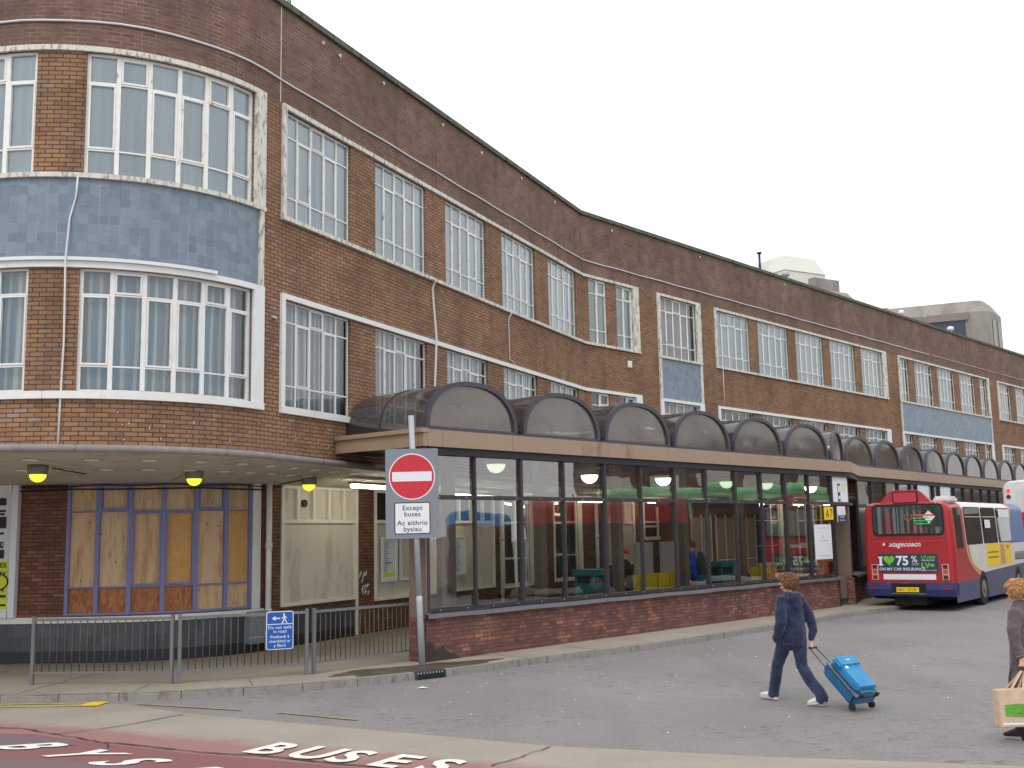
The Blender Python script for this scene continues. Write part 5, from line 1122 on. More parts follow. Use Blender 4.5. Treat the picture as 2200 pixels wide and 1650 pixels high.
vtext('NO CLAIM', 1.16, 1.315, .04, M['sign_white'], .014, .002, ad); vtext('DISCOUNT', 1.16, 1.27, .04, M['sign_white'], .014, .002, ad)
rear('white_strip', [(.52, .87), (1.98, .87), (1.98, 1.02), (.52, 1.02)], M['sign_white'], .0, .006, t)
vtext('41411', 2.33, 2.98, .09, M['sign_white']); vtext('41411', .42, 2.98, .09, M['sign_white'])
for v in (2.12, .16):
    l_ = rear('tail_light', [(v, .86), (v + .18, .86), (v + .18, 1.3), (v, 1.3)], M['chrome'], .0, .02, t)
    for z, m in ((.88, 'lens_red' if v > 1 else 'lens_dark'), (1.03, 'lens_amber'), (1.17, 'lens_dark')): rear('lens', [(v + .025, z), (v + .155, z), (v + .155, z + .115), (v + .025, z + .115)], M[m], .02, .01, l_)
mb = MB(); rings = []
for x, i, zb_ in ((.0, .06, .46), (-.06, .0, .44), (-.4, -.01, .42), (-2.1, -.01, .42), (-2.44, .0, .44), (-2.5, .06, .46)): rings.append([(x, .3, zb_), (x, -.09 + i, zb_), (x, -.11 + i, .6), (x, -.07 + i, .79), (x, .3, .79)])
mb.loft(rings, True, False); mb.build('bumper', M['bumper'], t, local=True)
bp = rear('plate_recess', [(.78, .46), (1.72, .46), (1.72, .76), (.78, .76)], M['under'], .121, .003, t); pl = rear('number_plate', [(.98, .53), (1.6, .53), (1.6, .66), (.98, .66)], M['sign_yellow'], .125, .005, bp); vtext('N411 WVR', 1.58, .555, .115, M['ink'], .132, .004, pl, sx=.96)
rear('step_bar', [(.78, .47), (1.72, .47), (1.72, .5), (.78, .5)], M['sill_metal'], .125, .03, t)
for v in (2.2, .14): rear('reflector', sh(rrect(.15, .055, .02), v, .6), M['lens_red'], .112, .006, t)
mb = MB(); mb.box((0, 0, 0), (-1, 0, 0), (0, 1, 0), (0, 0, 1), (.86, 1.75), (.1, 2.2), (.16, .45)); mb.box((0, 0, 0), (-1, 0, 0), (0, 1, 0), (0, 0, 1), (.1, 2.4), (.4, 9.3), (.3, .45)); mb.build('underside', M['under'], t, local=True)
mb = MB(); mb.box((0, 0, 0), (-1, 0, 0), (0, 1, 0), (0, 0, 1), (-.004, .02), (.1, 2.58), (.24, .45)); mb.build('side_skirt', M['bumper'] if False else plain('faded_skirt', srgb(82, 82, 116), .5, .12, 3), t, local=True)
mb = MB(); mb.box((0, 0, 0), (-1, 0, 0), (0, 1, 0), (0, 0, 1), (-.004, .02), (3.66, 7.35), (.2, .45)); mb.build('side_skirt', plain('faded_skirt', srgb(84, 84, 116), .5, .12, 3), t, local=True)
for y in (3.12, 7.9): wheel(t, .0, y, 1); wheel(t, -2.5, y, -1)
side_win(t, 0, .42, 1.12, 1.72, 2.88, 1)
for y0, y1, br in ((1.5, 3.4, .8), (3.55, 5.35, .8), (5.5, 7.3, None)):
    q = side_win(t, 0, y0, y1, 1.8, 2.9, 1, br)
    if y0 > 3: mb = MB(); o_ = Vector((.013, y0 + .15, 2.52 if y0 < 5 else 2.6)); plate(mb, o_, Vector((0, 1, 0)), Vector((-.045, 0, 1)), [(0, 0), (.7 if y0 < 5 else 1.5, 0), (.7 if y0 < 5 else 1.5, .25 if y0 > 5 else -.25), (0, .25 if y0 > 5 else -.25)], .002, Vector((1, 0, 0))); mb.build('window_notice', M['paper'], q, local=True)
side_win(t, 0, 7.6, 9.2, 1.2, 2.75, 1, None, 'door')
ad = None; mb = MB(); plate(mb, Vector((.001, 0, 0)), Vector((0, 1, 0)), RZ, [(3.75, 1.1), (7.1, 1.1), (7.1, 1.77), (3.75, 1.77)], .005, Vector((1, 0, 0))); ad = mb.build('side_advert', M['sign_yellow'], t, local=True)
mb = MB(); plate(mb, Vector((.0065, 0, 0)), Vector((0, 1, 0)), RZ, [(5.5, 1.12), (6.2, 1.12), (6.1, 1.76), (5.6, 1.76)], .002, Vector((1, 0, 0))); mb.build('advert_photo', plain('advert_photo_skin', srgb(200, 150, 120), .6, .3, 6), ad, local=True)
text('lettering', 'You never know', (.008, 3.9, 1.5), (0, 1, 0), (0, 0, 1), .0001, M['ink'], ad, local=True)
for z in (1.5, 1.34): mb = MB(); plate(mb, Vector((.0065, 0, 0)), Vector((0, 1, 0)), RZ, [(3.9, z), (5.3, z), (5.3, z + .05), (3.9, z + .05)], .001, Vector((1, 0, 0))); mb.build('advert_line', plain('advert_print', srgb(150, 124, 40), .6, .4, 30), ad, local=True)
mb = MB(); plate(mb, Vector((.0065, 0, 0)), Vector((0, 1, 0)), RZ, [(6.45, 1.6), (6.8, 1.6), (6.8, 1.7), (6.45, 1.7)], .001, Vector((1, 0, 0))); mb.build('advert_mark', M['lens_red'], ad, local=True)
mb = MB(); mb.box((0, 0, 0), (-1, 0, 0), (0, 1, 0), (0, 0, 1), (.1, .55), (.35, 1.25), (3.02, 3.2)); mb.build('roof_vent', M['whitep'], t, local=True, bevel=.05)
# white and red double decker ahead
t = thing('white_bus', 'white topped double decker bus with red swoosh cut by the right edge of the picture', 'bus', (22.25, 43.6, 0), -radians(36.2))
def liv2(t, x, y, z):
    r = t.math('SQRT', t.math('ADD', t.math('POWER', t.math('ADD', x, .6), 2.0), t.math('POWER', t.math('SUBTRACT', z, 1.75), 2.0))); return t.mix(t.math('LESS_THAN', r, 1.62), srgb(228, 228, 228), srgb(206, 24, 40))
M['livery2'] = paint('double_decker_livery', liv2)
shell(t, 10.5, 2.5, 4.2, .35, M['livery2'], .4, .03)
for y in (2.6, 8): wheel(t, 0, y, 1); wheel(t, -2.5, y, -1)
for z, m in ((3.75, emit('brake_lamp', srgb(255, 60, 60), 1.5)), (3.5, M['lens_dark'])): mb = MB(); mb.tube([(-2.22, -.001, z), (-2.22, -.03, z)], .085, 16); mb.build('tail_light', m, t, local=True)
mb = MB(); mb.box((0, 0, 0), (-1, 0, 0), (0, 1, 0), (0, 0, 1), (.3, 1.95), (-.012, 0), (2.85, 3.78)); mb.build('upper_panel', M['whitep'], t, local=True, bevel=.01)
w_ = rear('rear_window', sh(rrect(1.9, .55, .1), .3, 1.55), M['gasket'], .0, .02, t)
text('lettering', 'First', (-2.2, -.01, 1.4), (1, 0, 0), (0, 0, 1), .0001, M['paper'], t, local=True)
# buses standing to the right of the picture, seen mirrored in the concourse glass
def other_bus(name, lb, loc, rz, L, H, m, m2):
    t = thing(name, lb, 'bus', loc, rz, 'buses waiting across the forecourt'); shell(t, L, 2.5, H, .35, m, .35, .03)
    for y in (2.5, L - 2.4): wheel(t, 0, y, 1); wheel(t, -2.5, y, -1)
    for fl in ((1.45, 2.3),) + (((2.95, 3.7),) if H > 4 else ()):
        for x, nn in ((0, 1), (-2.5, -1)):
            for k in range(int((L - 1.2) / 1.7)):
                y0 = .6 + k * 1.7; side_win(t, x, y0, y0 + 1.55, fl[0], fl[1], nn, None, 'window', .03 * nn)
    for x in (0.002, -2.505): mb = MB(); mb.box((x, 0, 0), (1, 0, 0), (0, 1, 0), (0, 0, 1), (0, .003), (.2, L - .2), (.4, .9)); mb.build('skirt_stripe', m2, t, local=True)
other_bus('green_bus', 'green double decker bus waiting across the forecourt, mirrored in the concourse glass', (27.5, 27.4, 0), 0.0, 11.0, 4.3, M['green'], M['under'])
other_bus('blue_bus', 'blue single decker bus waiting across the forecourt, mirrored in the first panes', (20.2, 20.6, 0), -pi / 2, 9.5, 3.3, M['blue_dark'], M['under'])
other_bus('coach', 'red single decker bus waiting across the forecourt, mirrored in the third pane', (22.5, 23.8, 0), 0.0, 6.2, 3.7, M['red_dark'], M['under'])
t = thing('terrace_building', 'dark brick terrace across the forecourt, mirrored in the concourse glass', 'building', (48, 40, 0))
tm = MB(); tm.box((0, 0, 0), (1, 0, 0), (0, 1, 0), (0, 0, 1), (46, 56), (30, 62), (0, 7.5)); tm.build('wall', plain('distant_brick', srgb(120, 104, 94), .9, .3, .6), t)
for k in range(10): tm = MB(); tm.box((0, 0, 0), (1, 0, 0), (0, 1, 0), (0, 0, 1), (45.96, 45.99), (31 + k * 3.1, 32.7 + k * 3.1), (4, 5.9)); tm.build('window', M['cream_frame'], t)
tm = MB(); tm.box((0, 0, 0), (1, 0, 0), (0, 1, 0), (0, 0, 1), (45.6, 56.4), (29.6, 62.4), (7.5, 7.9)); tm.build('roof', M['rim'], t)
# ------------------------------------------------------------------ far roofscape
M['far_cream'] = plain('cream_sheet_cladding', srgb(214, 214, 204), .7, .03, .4); M['far_conc'] = plain('grey_precast', srgb(150, 146, 138), .85, .12, .6, grime=(srgb(118, 112, 106), .5, .45, .7)); M['far_dark'] = plain('dark_glass_far', srgb(58, 60, 82), .3, .2, .5); M['far_frame'] = plain('maroon_frame', srgb(134, 124, 122), .7)
def prism(mb, base, z0, top, z1):
    A = [Vector((x, y, z0)) for x, y in base]; B = [Vector((x, y, z1)) for x, y in top]
    for i in range(len(A)): j = (i + 1) % len(A); mb.poly([A[i], A[j], B[j], B[i]])
    mb.poly(B)
t = thing('cream_roof_block', 'pale cream clad plant room above grey concrete storeys rising behind the long roof', 'building', (22, 80, 0))
# corner nearest us at (21.1,80)
def sq(cx, cy, a, b, yaw, ins=0):
    d = Vector((cos(yaw), sin(yaw))); n = Vector((-d.y, d.x)); return [tuple(Vector((cx, cy)) + d * (x) + n * (y)) for x, y in ((0 + ins, 0 + ins), (a - ins, 0 + ins), (a - ins, b - ins), (0 + ins, b - ins))]
yw = radians(30); c0 = (20.9, 80)
mb = MB(); prism(mb, sq(*c0, 4.2, 4.2, yw), 20.0, sq(*c0, 4.2, 4.2, yw), 21.9); mb.build('plant_wall', M['far_cream'], t)
mb = MB(); prism(mb, sq(*c0, 4.2, 4.2, yw, -.06), 21.9, sq(*c0, 4.2, 4.2, yw, .5), 23.2); mb.build('mansard_roof', M['far_cream'], t)
c1 = (21.6, 76.5)
mb = MB(); prism(mb, sq(c1[0], c1[1], 5.0, 6, yw, -.2), 0, sq(c1[0], c1[1], 5.0, 6, yw, -.2), 18.7); prism(mb, sq(c1[0], c1[1], 5.0, 6, yw, -.2), 18.7, sq(c1[0], c1[1], 5.0, 6, yw, .5), 19.8); mb.build('concrete_storey', M['far_conc'], t)
d = Vector((cos(yw), sin(yw), 0)); n = Vector((d.y, -d.x, 0))
for a in (.6, 2.8):
    mb = MB(); o = Vector((c1[0], c1[1], 0)) + d * a; mb.hexa([o + n * .25 + Vector((0, 0, 18.4)), o + n * .25 + d * 1.5 + Vector((0, 0, 18.4)), o + d * 1.5 + Vector((0, 0, 18.4)), o + Vector((0, 0, 18.4)), o + n * .2 + Vector((0, 0, 18.8)), o + n * .2 + d * 1.5 + Vector((0, 0, 18.8)), o + d * 1.2 - n * .4 + Vector((0, 0, 19.6)), o + d * .2 - n * .4 + Vector((0, 0, 19.6))]); mb.build('window_hood', M['far_frame'], t)
mb = MB(); o = Vector((c1[0], c1[1], 0)) + d * 1.9 - n * 1.2; mb.box(o, d, n, (0, 0, 1), (0, 2.6), (-.6, 0), (19.5, 20.9)); mb.build('roof_parapet', M['far_conc'], t)
mb = MB(); mb.tube([(19.5, 82, 22.0), (19.5, 82, 23.7)], .09, 8); mb.tube([(19.5, 82, 23.7), (19.5, 82, 23.8)], .2, 8); mb.build('flue', M['ink_navy'], t)
t = thing('concrete_tower', 'grey concrete tower top with dark recessed windows behind the roof at the right', 'building', (48, 110, 0))
q = [(39.5, 113), (48.2, 109), (49.4, 109.2), (52.0, 112.5), (52.1, 116), (41, 120)]; q2 = [(39.9, 113.6), (48.3, 109.9), (49.0, 110.0), (51.1, 112.8), (51.2, 115.6), (41.2, 119.4)]
mb = MB(); prism(mb, q, 0, q, 24.2); prism(mb, q, 24.2, q2, 25.5); mb.build('tower_wall', M['far_conc'], t)
def onface(a, b, u0, u1, z0, z1, m, nm, off=.05, parent=None):
    A, B = Vector((*a, 0)), Vector((*b, 0)); d = (B - A).normalized(); n = Vector((d.y, -d.x, 0)); mb = MB(); mb.box(A, d, n, (0, 0, 1), (u0, u1), (0, off), (z0, z1)); return mb.build(nm, M[m], parent or t)
onface(q[0], q[1], 4.9, 8.2, 15, 23.3, 'far_dark', 'window'); onface(q[0], q[1], 4.6, 8.5, 23.4, 24.15, 'far_frame', 'window_hood', .3); onface(q[0], q[1], .5, 3.8, 15, 23.3, 'far_dark', 'window'); onface(q[0], q[1], .2, 4.1, 23.4, 24.15, 'far_frame', 'window_hood', .3)
for k, (u0, u1) in enumerate(((.6, 1.5), (2.6, 3.5))):
    f_ = onface(q[2], q[3], u0, u1, 14, 23.4, 'far_dark', 'window', .05)
    for r_ in range(3): onface(q[2], q[3], u0 + .1 + r_ * .33, u0 + .16 + r_ * .33, 14, 23.4, 'far_cream', 'glazing_bar', .09, f_)
mb = MB(); mb.poly([(33, 122, 26.6), (41, 120, 27.4), (43.5, 123, 26.4), (43.5, 123, 22), (41, 120, 22), (33, 122, 22)]); 
mb = MB(); prism(mb, [(34, 119), (41.5, 117), (44.5, 121), (36, 126)], 15, [(34, 119), (41.5, 117), (44.5, 121), (36, 126)], 26.0); prism(mb, [(33.8, 118.8), (41.6, 116.8), (44.8, 121), (36, 126.4)], 26.0, [(33.8, 118.8), (41.6, 116.8), (44.8, 121), (36, 126.4)], 26.3); mb.build('rear_roof', M['rim'], t)
# ------------------------------------------------------------------ people
from mathutils import noise as mnoise
def remesh(name, mb, m, parent, vox=.011, smooth=4, wrinkle=0.0, wscale=9.0, wmap=(1, 1, 1)):
    me = bpy.data.meshes.new('tmp'); me.from_pydata([tuple(v) for v in mb.v], [], mb.f)
    bm = bmesh.new(); bm.from_mesh(me); bmesh.ops.remove_doubles(bm, verts=bm.verts, dist=1e-5); bmesh.ops.recalc_face_normals(bm, faces=bm.faces); bm.to_mesh(me); bm.free()
    o = bpy.data.objects.new('tmp', me); COL.objects.link(o)
    a = o.modifiers.new('r', 'REMESH'); a.mode = 'VOXEL'; a.voxel_size = vox; a.use_smooth_shade = True
    if smooth: b = o.modifiers.new('s', 'SMOOTH'); b.iterations = smooth; b.factor = .5
    dg = bpy.context.evaluated_depsgraph_get(); nm = bpy.data.meshes.new_from_object(o.evaluated_get(dg)); bpy.data.objects.remove(o)
    if wrinkle:
        ns = [v.normal.copy() for v in nm.vertices]
        for v, n in zip(nm.vertices, ns):
            q = Vector((v.co.x * wmap[0], v.co.y * wmap[1], v.co.z * wmap[2])) * wscale
            k = mnoise.noise(q) + .5 * mnoise.noise(q * 2.3); v.co += n * (k * wrinkle)
    nm.polygons.foreach_set('use_smooth', [True] * len(nm.polygons)); nm.materials.clear(); nm.materials.append(m); nm.name = name
    ob = bpy.data.objects.new(name, nm); COL.objects.link(ob); ob.parent = parent; return ob
def limb(mb, pts, rad, side=(1, 0, 0), n=14, cap=True):
    """elliptic loft: rad = [(r_side, r_other)]"""
    pts = [Vector(p) for p in pts]; rings = []; side = Vector(side)
    for i, p in enumerate(pts):
        t = (pts[min(i + 1, len(pts) - 1)] - pts[max(i - 1, 0)]).normalized(); x = (side - t * side.dot(t)).normalized(); y = t.cross(x); a, b = rad[i] if isinstance(rad[i], tuple) else (rad[i], rad[i])
        rings.append([p + x * (a * cos(2 * pi * k / n)) + y * (b * sin(2 * pi * k / n)) for k in range(n)])
    if cap:   # rounded ends
        for e, s_ in ((0, -1), (-1, 1)):
            p = pts[e]; t = (pts[1] - pts[0]).normalized() if e == 0 else (pts[-1] - pts[-2]).normalized(); r = rings[e]; rr_ = min(rad[e]) if isinstance(rad[e], tuple) else rad[e]
            c = [p + t * s_ * rr_ * .6 + (q - p) * .6 for q in r]
            if e == 0: rings.insert(0, c)
            else: rings.append(c)
    mb.loft(rings, True, True)
def ball(mb, c, r, n=14):
    c = Vector(c); rx, ry, rz = r if isinstance(r, tuple) else (r, r, r); rings = []
    for i in range(1, 9):
        a = -pi / 2 + pi * i / 9; rings.append([c + Vector((rx * cos(a) * cos(2 * pi * k / n), ry * cos(a) * sin(2 * pi * k / n), rz * sin(a))) for k in range(n)])
    mb.loft(rings, True, True)
def rotz(v, a, c): v = Vector(v) - Vector(c); return Vector((v.x * cos(a) - v.y * sin(a), v.x * sin(a) + v.y * cos(a), v.z)) + Vector(c)
def head(mb, c, yaw, s=1.0):
    """head with nose, brow, chin, ears; face looks to local +y turned by yaw"""
    H = lambda x, y, z: rotz(Vector(c) + Vector((x, y, z)) * s, yaw, c)
    def eb(x, y, z, r): 
        cc = H(x, y, z); ball(mb, cc, tuple(q * s for q in r) if isinstance(r, tuple) else r * s)
    eb(0, -.012, .03, (.075, .092, .092)); eb(0, .02, -.045, (.056, .062, .062)); eb(0, .05, -.088, (.024, .022, .018))
    limb(mb, [H(0, .083, .028), H(0, .098, .0), H(0, .108, -.022)], [.009 * s, .011 * s, .014 * s]); eb(0, .078, .045, (.05, .015, .014)); eb(0, .086, -.056, (.022, .010, .007)); eb(0, .084, -.068, (.019, .010, .006))
    for sd in (-1, 1): eb(sd * .076, -.005, -.005, (.01, .018, .03)); eb(sd * .04, .066, -.02, (.022, .02, .02))
    return H
def hand(mb, wrist, d, palmn, curl=.5, side=1, s=1.0):
    """wrist -> along d; palm faces palmn; thumb on the `side`"""
    d = Vector(d).normalized(); pn = Vector(palmn); pn = (pn - d * pn.dot(d)).normalized(); x = d.cross(pn) * side; w = Vector(wrist)
    limb(mb, [w - d * .02, w + d * .03 * s, w + d * .085 * s], [(.024 * s, .018 * s), (.036 * s, .016 * s), (.04 * s, .014 * s)], x)
    for i, (o, l) in enumerate(((-.030, .062), (-.010, .074), (.010, .078), (.029, .070))):
        p = w + d * .08 * s + x * o * s; a = 0; pts = [p - d * .01]; 
        for k, f in enumerate((.45, .32, .23)):
            a += curl * (1.0 + .15 * k); dirv = d * cos(a) + pn * sin(a); p = p + dirv * l * f * s; pts.append(p.copy())
        limb(mb, pts, [.0095 * s, .009 * s, .008 * s, .007 * s], x, 8)
    b = w + d * .025 * s + x * .03 * s; t1 = b + (x * .75 + d * .6).normalized() * .035 * s + pn * .01; t2 = t1 + (d * .8 + pn * .6 + x * .1).normalized() * .03 * s; limb(mb, [b, t1, t2], [.013 * s, .0105 * s, .008 * s], x, 8)
def tufts(name, c, yaw, m, parent, r=(.088, .1, .098), n=420, ln=.06, zmin=-.35, seed=1, face_clear=.35, flick=.4, zoff=.03):
    mb = MB(); rg = random.Random(seed)
    for i in range(n):
        z = rg.uniform(zmin, 1); a = rg.uniform(0, 2 * pi); q = sqrt(max(0, 1 - z * z)); nrm = Vector((q * cos(a), q * sin(a), z))
        if nrm.y > face_clear and nrm.z < .45: continue
        p = Vector((nrm.x * r[0], nrm.y * r[1] - .012, nrm.z * r[2] + zoff)); down = Vector((0, 0, -1)); tang = (down - nrm * down.dot(nrm)); tang = tang.normalized() if tang.length > .1 else Vector((rg.uniform(-1, 1), rg.uniform(-1, 1), 0)).normalized()
        tang = (tang + Vector((rg.uniform(-.5, .5), rg.uniform(-.5, .5), rg.uniform(-.2, .2)))).normalized(); L = ln * rg.uniform(.6, 1.3)
        pts = [p - nrm * .01, p + tang * L * .35 + nrm * .012, p + tang * L * .75 + nrm * (.012 + .01 * flick), p + tang * L + nrm * (.008 + .03 * flick * rg.random())]
        pts = [rotz(Vector(c) + v, yaw, c) for v in pts]; mb.tube(pts, [.006, .0065, .0045, .001], 4)
    base = MB(); ball(mb, rotz(Vector(c) + Vector((0, -.018, zoff + .012)), yaw, c), (r[0] * .96, r[1] * .9, r[2] * .96))
    return mb.build(name, m, parent, local=True)
def cloth(name, c, rough=.9, var=.18, vs=5.0, wr=0.0, weave=90):
    t = NT(name); tc = t.node('ShaderNodeTexCoord'); v = tc.outputs['Object']; n = t.noise(v, vs, 4, .6); k = t.ramp(n, [(.35, tuple(x * (1 - var) for x in c[:3]) + (1,)), (.68, tuple(min(1, x * (1 + var)) for x in c[:3]) + (1,))])
    t.link(k, t.b.inputs['Base Color']); t.b.inputs['Roughness'].default_value = rough; t.b.inputs['Sheen Weight'].default_value = .25; t.b.inputs['Specular IOR Level'].default_value = .2
    w = t.noise(t.mapping(v, (1, 1, .55)), 16, 4, .6, .8); t.bump(t.math('ADD', t.math('MULTIPLY', w, 1.0), t.math('MULTIPLY', t.noise(v, weave, 2), .12)), .6, .02); return t.m
M['skin'] = plain('skin', srgb(222, 170, 148), .55, .06, 8, spec=.35); M['skin_red'] = plain('lip_tone', srgb(186, 104, 98), .5, .05)
M['hair_boy'] = plain('light_brown_hair', srgb(128, 92, 60), .6, .35, 30); M['hair_woman'] = plain('ginger_blonde_hair', srgb(186, 140, 92), .6, .25, 25)
M['hoodie'] = cloth('navy_hoodie', srgb(40, 46, 72), .92, .3, 6); M['jeans'] = cloth('blue_denim', srgb(40, 50, 76), .85, .45, 7); M['shoe'] = cloth('white_canvas', srgb(214, 212, 208), .8, .08, 10)
M['sole'] = plain('shoe_sole', srgb(200, 196, 188), .7, .1, 9); M['case'] = cloth('bright_blue_nylon', srgb(44, 138, 188), .55, .12, 4, weave=140); M['case_dark'] = cloth('deep_blue_nylon', srgb(20, 92, 140), .6, .12, 4); M['case_trim'] = plain('grey_piping', srgb(112, 120, 128), .5, .1)
M['rubber'] = plain('black_rubber', srgb(30, 30, 34), .6); M['handle'] = plain('handle_tube', srgb(70, 72, 78), .4, .1, metal=.5); M['coat'] = cloth('brown_coat', srgb(96, 84, 86), .92, .2, 7); M['skirt'] = cloth('dark_skirt', srgb(34, 32, 40), .9, .2)
M['boot'] = cloth('dark_brown_boot', srgb(52, 34, 36), .6, .2, 10); M['cuff'] = cloth('coat_cuff', srgb(120, 108, 98), .9); M['jute'] = cloth('natural_shopping_bag', srgb(202, 176, 148), .9, .1, 12); M['leaf_green'] = cloth('green_print', srgb(96, 160, 62), .8, .12, 8)
def stripes(mb): pass
# --- boy pulling a suitcase
BR = Vector((3.78, 15.15, 0)); brz = atan2(.42, .91)
boy = thing('person', 'young person in navy hooded jacket and jeans walking away, pulling a blue suitcase', 'person', tuple(BR), brz)
hc = (0, .05, 1.615); hy = radians(52)
mb = MB(); Hd = head(mb, hc, hy)
limb(mb, [(0, .03, 1.40), (0, .04, 1.47), (0, .045, 1.54)], [(.065, .06), (.052, .052), (.05, .055)])
limb(mb, [(0, .0, .88), (0, .0, 1.0), (0, .02, 1.15), (0, .03, 1.3), (0, .02, 1.42)], [(.135, .10), (.125, .095), (.125, .09), (.15, .1), (.12, .08)])
legL = [(-.085, .0, .92), (-.075, .15, .70), (-.07, .27, .50), (-.06, .34, .30), (-.05, .42, .11)]; legR = [(.085, -.02, .92), (.08, -.04, .70), (.075, -.07, .49), (.085, -.24, .30), (.1, -.42, .15)]
for L_ in (legL, legR): limb(mb, L_, [.08, .072, .052, .046, .034])
gl = Vector((.205, -.155, .745)); wr = gl + Vector((-.0, .02, .085))
armL = [(-.17, .01, 1.38), (-.225, -.05, 1.22), (-.25, -.08, 1.10), (-.235, .0, .97), (-.18, .10, .89)]; armR = [(.17, .01, 1.38), (.225, -.05, 1.22), (.25, -.10, 1.10), (.262, -.12, .97), tuple(wr + Vector((0, 0, .01)))]
for A in (armL, armR): limb(mb, A, [.048, .044, .036, .032, .026])
hand(mb, wr, (0, -.2, -1), (-.5, .9, 0), .95, 1, 1.0); hand(mb, (-.17, .1, .885), (.3, .3, -.75), (1, 0, 0), .9, -1, .8)
remesh('body', mb, M['skin'], boy, .0085, 2)
for sd in (-1, 1): mb = MB(); ball(mb, Hd(sd * .03, .077, .012), (.011, .011, .008)); mb.build('eye', M['ink'], boy, local=True)
mb = MB(); ball(mb, Hd(0, .093, -.062), (.018, .012, .0035)); mb.build('mouth', M['skin_red'], boy, local=True)
tufts('hair', hc, hy, M['hair_boy'], boy, (.092, .108, .1), 2200, .06, -.6, 3, .55, .35)
mb = MB()
limb(mb, [(0, .0, .80), (0, -.005, .88), (0, .0, .98), (0, .015, 1.12), (0, .02, 1.27), (0, .01, 1.38), (0, .02, 1.45)], [(.165, .14), (.192, .165), (.195, .165), (.195, .16), (.205, .155), (.18, .125), (.09, .085)])
limb(mb, [tuple(Vector(armL[0]) + Vector((.03, 0, .01)))] + armL[1:4] + [(-.19, .11, .87), (-.15, .15, .84)], [.085, .08, .075, .07, .062, .05]); limb(mb, [tuple(Vector(armR[0]) + Vector((-.03, 0, .01)))] + armR[1:4] + [tuple(wr + Vector((0, .0, .045)))], [.085, .078, .07, .062, .046])
ball(mb, (0, -.10, 1.40), (.135, .075, .085)); ball(mb, (0, -.075, 1.455), (.11, .085, .05)); ball(mb, (0, -.13, 1.33), (.085, .055, .08)); limb(mb, [(-.09, .03, 1.43), (-.07, -.06, 1.46), (0, -.095, 1.46), (.07, -.06, 1.46), (.09, .03, 1.43)], [.03, .035, .04, .035, .03])
limb(mb, [(-.10, -.13, 1.41), (0, -.17, 1.27), (.10, -.13, 1.41)], [.034, .03, .034])
remesh('hooded_jacket', mb, M['hoodie'], boy, .011, 3, .010, 8, (1, 1, 1.5))
mb = MB(); limb(mb, [(0, -.003, .775), (0, -.003, .82)], [(.168, .143), (.17, .146)], cap=False); limb(mb, [tuple(wr + Vector((0, 0, .012))), tuple(wr + Vector((0, 0, .055)))], [.037, .038], cap=False); mb.build('ribbed_hem', M['hoodie'], boy, local=True)
mb = MB(); limb(mb, [(0, 0, .84), (0, -.005, .9)], [(.15, .125), (.145, .12)])
limb(mb, legL[:4] + [(-.055, .395, .16), (-.05, .42, .075)], [.105, .098, .080, .078, .076, .082]); limb(mb, legR[:4] + [(.1, -.37, .19), (.102, -.42, .1)], [.105, .098, .080, .078, .078, .086])
remesh('jeans', mb, M['jeans'], boy, .011, 2, .008, 11, (1, 1, .8))
def shoe(mb, ms, heel, toe, lift=0):
    h, t_ = Vector(heel), Vector(toe); d = (t_ - h); L = d.length; d = d.normalized(); x = Vector((d.y, -d.x, 0)).normalized()
    limb(mb, [h + Vector((0, 0, .05)), h + d * L * .3 + Vector((0, 0, .058)), h + d * L * .6 + Vector((0, 0, .045)), h + d * L * .88 + Vector((0, 0, .032))], [(.036, .044), (.038, .048), (.046, .036), (.04, .024)], x)
    limb(mb, [h + d * .04 + Vector((0, 0, .05)), h + d * .03 + Vector((0, 0, .12))], [.042, .045], x)
    limb(ms, [h + Vector((0, 0, .008)) - d * .02, h + d * L * .35 + Vector((0, 0, .008)), h + d * L * .65 + Vector((0, 0, .008)), h + d * L * .93 + Vector((0, 0, .01))], [(.036, .012), (.038, .012), (.05, .012), (.042, .012)], x)
for hl, to in (((-.05, .37, .012), (-.12, .62, .035)), ((.11, -.44, .05), (-.01, -.23, .012))):
    a, b = MB(), MB(); shoe(a, b, hl, to); o = remesh('shoe', a, M['shoe'], boy, .008, 2); remesh('sole', b, M['sole'], o, .006, 1)
# --- suitcase
yaw, ti = -.554, .697; cL, cW, cD = .64, .45, .30; h_ = Vector((sin(yaw), cos(yaw), 0)); w_ = Vector((cos(yaw), -sin(yaw), 0)); a_ = h_ * cos(ti) + Vector((0, 0, 1)) * sin(ti); n_ = Vector((0, 0, 1)) * cos(ti) - h_ * sin(ti); o_ = Vector((4.46, 14.472, .045))
sc = thing('suitcase', 'bright blue wheeled suitcase with grey piping tilted behind the young person', 'suitcase', tuple(o_)); A_, B_ = o_ + a_ * .02, None
mb = MB(); mb.box(o_, w_, a_, n_, (-cW / 2, cW / 2), (.01, cL), (.0, cD * .72)); mb.build('case_shell', M['case_dark'], sc, bevel=.055)
mb = MB(); mb.box(o_, w_, a_, n_, (-cW / 2 + .012, cW / 2 - .012), (.025, cL - .02), (cD * .60, cD)); mb.build('front_pocket', M['case'], sc, bevel=.06)
mb = MB(); mb.box(o_, w_, a_, n_, (-cW / 2 + .03, cW / 2 - .03), (cL * .66, cL - .03), (cD * .9, cD + .028)); mb.build('upper_pocket', M['case'], sc, bevel=.025)
mb = MB(); mb.box(o_, w_, a_, n_, (-cW / 2 - .004, cW / 2 + .004), (.008, cL + .004), (cD * .575, cD * .65)); mb.build('grey_piping', M['case_trim'], sc, bevel=.02)
mb = MB(); mb.box(o_, w_, a_, n_, (-.03, .03), (cL * .8, cL * .82), (cD + .029, cD + .033)); mb.box(o_, w_, a_, n_, (-.12, -.07), (cL * .62, cL * .68), (cD + .0, cD + .008)); mb.build('case_badge', M['paper'], sc)
